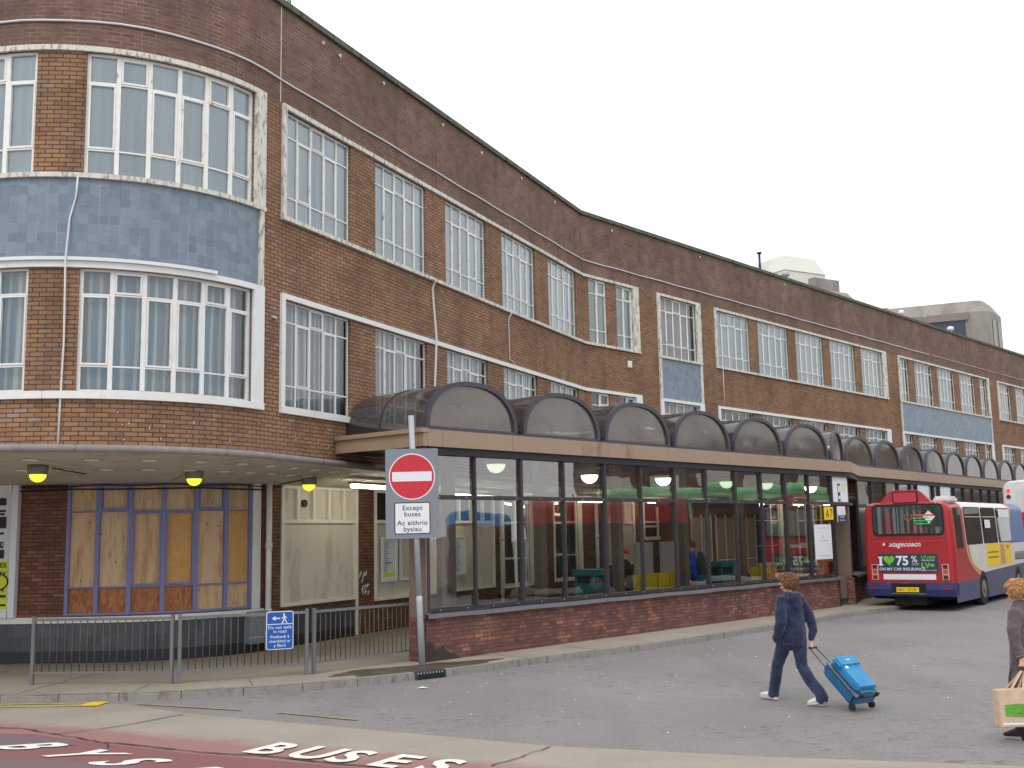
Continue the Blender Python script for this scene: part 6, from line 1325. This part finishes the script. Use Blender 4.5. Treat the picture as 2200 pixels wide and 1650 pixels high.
for s_ in (-1, 1):
    mb = MB(); c = o_ + w_ * s_ * (cW / 2 - .04) + a_ * .01 + n_ * .015; mb.tube([c - w_ * .02, c + w_ * .02], .045, 16); mb.build('wheel', M['rubber'], sc)
    mb = MB(); c = o_ + w_ * s_ * (cW / 2 - .08); mb.box(c, w_, a_, n_, (-.025, .025), (-.012, .02), (cD * .62, cD * .8)); mb.build('foot_stud', M['rubber'], sc)
gw = BR + Vector((gl.x * cos(brz) - gl.y * sin(brz), gl.x * sin(brz) + gl.y * cos(brz), gl.z))
tp = o_ + a_ * cL + n_ * .035
for s_ in (-1, 1): mb = MB(); mb.tube([tp + w_ * s_ * .085 - a_ * .03, gw + w_ * s_ * .06 + Vector((0, 0, -.005))], .0075, 8); mb.build('handle_tube', M['handle'], sc)
mb = MB(); mb.tube([gw - w_ * .075, gw + w_ * .075], .014, 10); mb.build('grip', M['rubber'], sc)
# --- woman with shopping bag at the right edge
WR = Vector((5.65, 12.32, 0)); wz = radians(35); wom = thing('person', 'woman with short blonde hair and brown coat holding a bag at the right edge', 'person', tuple(WR), wz)
inv = lambda v: (lambda q: Vector((q.x * cos(-wz) - q.y * sin(-wz), q.x * sin(-wz) + q.y * cos(-wz), q.z)))(Vector(v) - WR)
hc2 = (0, .04, 1.60); bagtop = Vector((5.52, 12.12, .80)); wl = inv(bagtop)
mb = MB(); Hd = head(mb, hc2, radians(10)); limb(mb, [(0, .02, 1.40), (0, .03, 1.48), (0, .035, 1.54)], [.055, .05, .05])
limb(mb, [(0, 0, .85), (0, 0, 1.0), (0, .02, 1.2), (0, .02, 1.40)], [(.15, .11), (.13, .1), (.15, .11), (.11, .08)])
wlL = [(-.09, .0, .88), (-.09, .08, .66), (-.09, .12, .46), (-.09, .10, .28), (-.09, .07, .1)]; wlR = [(.09, 0, .88), (.09, -.06, .66), (.09, -.08, .46), (.09, -.2, .28), (.09, -.32, .14)]
for L_ in (wlL, wlR): limb(mb, L_, [.085, .07, .052, .05, .035])
hL = wl + Vector((0, 0, .10)); aL = [(-.17, .0, 1.37), (-.23, -.02, 1.2), (-.24, -.03, 1.08), tuple(Vector((-.24, -.03, 1.08)).lerp(hL, .55)), tuple(hL)]; aR = [(.17, 0, 1.37), (.22, .0, 1.2), (.23, .0, 1.08), (.22, .03, .96), (.2, .06, .88)]
for A in (aL, aR): limb(mb, A, [.048, .042, .036, .032, .026])
hand(mb, hL, (0, 0, -1), (.6, .8, 0), 1.0, 1, .95); hand(mb, (.2, .06, .88), (0, .2, -.9), (-1, 0, 0), .5, -1, .95)
remesh('body', mb, M['skin'], wom, .0085, 2)
for sd in (-1, 1): mb = MB(); ball(mb, Hd(sd * .03, .077, .012), (.011, .011, .008)); mb.build('eye', M['ink'], wom, local=True)
mb = MB(); ball(mb, Hd(0, .093, -.062), (.018, .012, .0035)); mb.build('mouth', M['skin_red'], wom, local=True)
tufts('hair', hc2, radians(10), M['hair_woman'], wom, (.098, .112, .108), 2200, .05, -.5, 8, .5, .1)
mb = MB(); limb(mb, [(0, 0, .62), (0, -.005, .8), (0, 0, .98), (0, .01, 1.15), (0, .015, 1.28), (0, .01, 1.38), (0, .02, 1.46)], [(.2, .17), (.195, .165), (.18, .15), (.18, .14), (.19, .135), (.165, .11), (.09, .085)])
limb(mb, [(-.14, 0, 1.38)] + aL[1:4] + [tuple(Vector(aL[3]).lerp(hL, .7))], [.078, .068, .06, .055, .05]); limb(mb, [(.14, 0, 1.38)] + aR[1:4] + [(.205, .05, .91)], [.078, .068, .06, .055, .05]); limb(mb, [(-.07, .04, 1.46), (0, -.06, 1.48), (.07, .04, 1.46)], [.03, .034, .03])
remesh('coat', mb, M['coat'], wom, .012, 3, .010, 8, (1, 1, 1.3))
mb = MB(); c0_ = Vector(aL[3]).lerp(hL, .58); limb(mb, [tuple(c0_), tuple(c0_.lerp(hL, .5))], [.055, .054], cap=False); mb.build('cuff', M['cuff'], wom, local=True)
mb = MB(); limb(mb, [(0, 0, .42), (0, 0, .6), (0, 0, .8)], [(.17, .15), (.18, .15), (.16, .13)]); remesh('skirt', mb, M['skirt'], wom, .014, 2, .006, 8)
mb = MB()
for L_ in (wlL, wlR): limb(mb, L_, [.095, .08, .062, .06, .045])
remesh('tights', mb, M['skirt'], wom, .011, 1)
for L_, to in ((wlL, (-.13, .27, .01)), (wlR, (.05, -.14, .01))):
    a, b = MB(), MB(); hl = Vector(L_[-1]) + Vector((0, -.03, -.09)); limb(a, [tuple(Vector(L_[2])), tuple(Vector(L_[3])), tuple(Vector(L_[4]))], [.07, .065, .05]); shoe(a, b, tuple(hl + Vector((0, 0, .015))), to); o = remesh('boot', a, M['boot'], wom, .01, 2)
    mb = MB(); mb.tube([hl + Vector((0, .01, .03)), hl + Vector((0, .01, -.008 if L_ is wlL else .0))], [.025, .018], 10); mb.build('boot_heel', M['rubber'], o, local=True)
bag = thing('shopping_bag', 'natural jute shopping bag with green band hanging from the hand at the right edge', 'shopping bag', (5.50, 12.1, .2)); bx = Vector((.995, .09, 0)).normalized(); by = Vector((-bx.y, bx.x, 0)); bo = Vector((5.39, 12.10, .19))
mb = MB(); c = lambda x, y, z: bo + bx * x + by * y + Vector((0, 0, z)); mb.hexa([c(-.21, -.07, 0), c(.21, -.07, 0), c(.21, .07, 0), c(-.21, .07, 0), c(-.225, -.055, .39), c(.225, -.055, .40), c(.22, .055, .40), c(-.22, .055, .39)]); mb.build('bag_body', M['jute'], bag, bevel=.008)
mb = MB(); mb.poly([c(-.15, -.0725, .12), c(.2, -.0725, .10), c(.205, -.0655, .23), (c(.0, -.0655, .245)), c(-.145, -.0655, .235)]); mb.build('green_band', M['leaf_green'], bag)
mb = MB(); mb.poly([c(-.19, -.0735, .025), c(.2, -.0735, .025), c(.2, -.0725, .045), c(-.19, -.0725, .05)]); mb.build('pale_stripe', M['paper'], bag)
mb = MB(); mb.poly([c(-.02, -.0715, .115), c(.03, -.0715, .115), c(.03, -.0705, .15), c(-.02, -.0705, .15)]); mb.build('red_berry', M['lens_red'], bag)
for y in (-.055, .055):
    for x in (-.085, .07): mb = MB(); pt_ = bagtop + Vector((-.02 if x < 0 else .025, 0, -.03)); mb.box(c(x, y, .36), bx, (pt_ - c(x, y, .36)).normalized(), by, (-.016, .016), (0, (pt_ - c(x, y, .36)).length), (-.003, .003)); mb.build('bag_handle', M['jute'], bag)
# --- two people waiting inside the concourse
def waiting(label, s, off, yaw, top, H=1.7, hat=None, hair=None, coat='skirt', legs='skirt', extra=None, seed=1):
    q, d, n = inside(s, off); k = H / 1.75; th_ = thing('person', label, 'person', tuple(q), yaw); V = lambda x, y, z: (x * k, y * k, z * k)
    mb = MB(); hc = V(0, .03, 1.6); Hd = head(mb, hc, 0, k); limb(mb, [V(0, .02, 1.38), V(0, .02, 1.5)], [.055 * k, .05 * k]); limb(mb, [V(0, 0, .88), V(0, 0, 1.15), V(0, .01, 1.38)], [(.14, .1), (.13, .1), (.13, .09)])
    for sd in (-1, 1):
        limb(mb, [V(sd * .09, 0, .9), V(sd * .1, .02, .48), V(sd * .1, 0, .09)], [.08, .055, .036]); A = [V(sd * .17, 0, 1.36), V(sd * .23, -.03, 1.1), V(sd * .2, .1, .88)]; limb(mb, A, [.047, .038, .028]); hand(mb, A[2], (0, .3, -1), (-sd, 0, 0), .5, sd, .95)
    remesh('body', mb, M['skin'], th_, .011, 2)
    mb = MB(); limb(mb, [V(0, 0, .62 if legs == coat else .82), V(0, 0, .95), V(0, 0, 1.15), V(0, .01, 1.3), V(0, .01, 1.42)], [(.2, .16), (.19, .15), (.185, .14), (.185, .13), (.1, .09)])
    for sd in (-1, 1): limb(mb, [V(sd * .14, 0, 1.37), V(sd * .24, -.03, 1.1), V(sd * .21, .08, .93)], [.08, .065, .05])
    remesh('coat', mb, M[coat], th_, .014, 3, .008, 8)
    mb = MB()
    for sd in (-1, 1): limb(mb, [V(sd * .09, 0, .9), V(sd * .1, .02, .48), V(sd * .1, 0, .1)], [.105, .08, .075])
    remesh('trousers', mb, M[legs], th_, .013, 2)
    for sd in (-1, 1): a, b = MB(), MB(); shoe(a, b, V(sd * .1, -.05, .01), V(sd * .12, .19, .01)); remesh('shoe', a, M['rubber'], th_, .012, 1)
    if hat: mb = MB(); ball(mb, V(0, .01, 1.655), (.092 * k, .105 * k, .085 * k)); ball(mb, V(0, .01, 1.63), (.096 * k, .109 * k, .035)); remesh('woolly_hat', mb, hat, th_, .01, 1)
    if hair: tufts('hair', hc, 0, M[hair], th_, (.09, .1, .1), 300, .04, -.4, seed)
    return th_, V
M['hat_red'] = cloth('red_knit', srgb(206, 24, 48)); M['jacket_blue'] = cloth('royal_blue_jacket', srgb(38, 74, 190), .7, .15); M['rucksack'] = cloth('slate_rucksack', srgb(62, 76, 88), .8, .2); M['coat_black'] = cloth('black_coat', srgb(30, 30, 34))
waiting('person in red woolly hat and black coat seen through the concourse glass', 5.75, 1.5, radians(100), 1.96, 1.66, M['hat_red'], None, 'coat_black', 'coat_black')
pb, V = waiting('man in royal blue jacket with slate rucksack seen through the concourse glass', 8.95, 1.7, radians(75), 2.12, 1.8, None, 'hair_boy', 'jacket_blue', 'coat_black')
mb = MB(); limb(mb, [(0, -.22, .98), (0, -.25, 1.15), (0, -.24, 1.35), (0, -.2, 1.46)], [(.15, .1), (.17, .13), (.16, .12), (.1, .07)]); remesh('rucksack', mb, M['rucksack'], pb, .015, 3, .008)
q, d, n = inside(8.2, 1.5); t = thing('handbag', 'black handbag with looped handle standing on the yellow seats', 'handbag', tuple(q + Vector((0, 0, .45)))); q = q + Vector((0, 0, .45)) - n * .75
mb = MB(); mb.box(q, d, n, (0, 0, 1), (-.17, .17), (-.06, .06), (.0, .28)); mb.build('bag_body', M['coat_black'], t, bevel=.02); mb = MB(); mb.tube([q + d * (.11 * cos(x * pi / 8)) + Vector((0, 0, .27 + .16 * sin(x * pi / 8))) for x in range(9)], .01, 6); mb.build('bag_handle', M['coat_black'], t)
# ------------------------------------------------------------------ light
w = bpy.data.worlds.new('World'); S.world = w; w.use_nodes = True; nt = w.node_tree; bg = nt.nodes['Background']
sky = nt.nodes.new('ShaderNodeTexSky'); sky.sky_type = 'NISHITA'; sky.sun_disc = False; sky.sun_elevation = radians(38); sky.sun_rotation = radians(200); sky.air_density = 1; sky.dust_density = 4
tcw = nt.nodes.new('ShaderNodeTexCoord'); sp = nt.nodes.new('ShaderNodeSeparateXYZ'); nt.links.new(tcw.outputs['Generated'], sp.inputs[0])
rp = nt.nodes.new('ShaderNodeValToRGB'); rp.color_ramp.elements[0].position = 0.0; rp.color_ramp.elements[0].color = (11.5, 11.6, 11.8, 1); rp.color_ramp.elements[1].position = .7; rp.color_ramp.elements[1].color = (15.0, 15.2, 15.6, 1)
nt.links.new(sp.outputs[2], rp.inputs[0])
mx = nt.nodes.new('ShaderNodeMix'); mx.data_type = 'RGBA'; mx.inputs[0].default_value = .93; nt.links.new(sky.outputs[0], mx.inputs[6]); nt.links.new(rp.outputs[0], mx.inputs[7]); nt.links.new(mx.outputs[2], bg.inputs[0])
bg.inputs[1].default_value = .1
sl = bpy.data.lights.new('sun', 'SUN'); sl.energy = .8; sl.angle = radians(25); sl.color = (1, .97, .93); so = bpy.data.objects.new('sun', sl); COL.objects.link(so)
az = radians(200); el = radians(48); so.rotation_euler = Vector((-sin(az) * cos(el), -cos(az) * cos(el), -sin(el))).to_track_quat('-Z', 'Y').to_euler(); so.location = (0, 0, 60)
S.view_settings.view_transform = 'Standard'; S.view_settings.look = 'None'; S.view_settings.exposure = 0.0; S.view_settings.gamma = 1
S.render.engine = 'CYCLES'; S.cycles.transparent_max_bounces = 16; S.cycles.max_bounces = 8
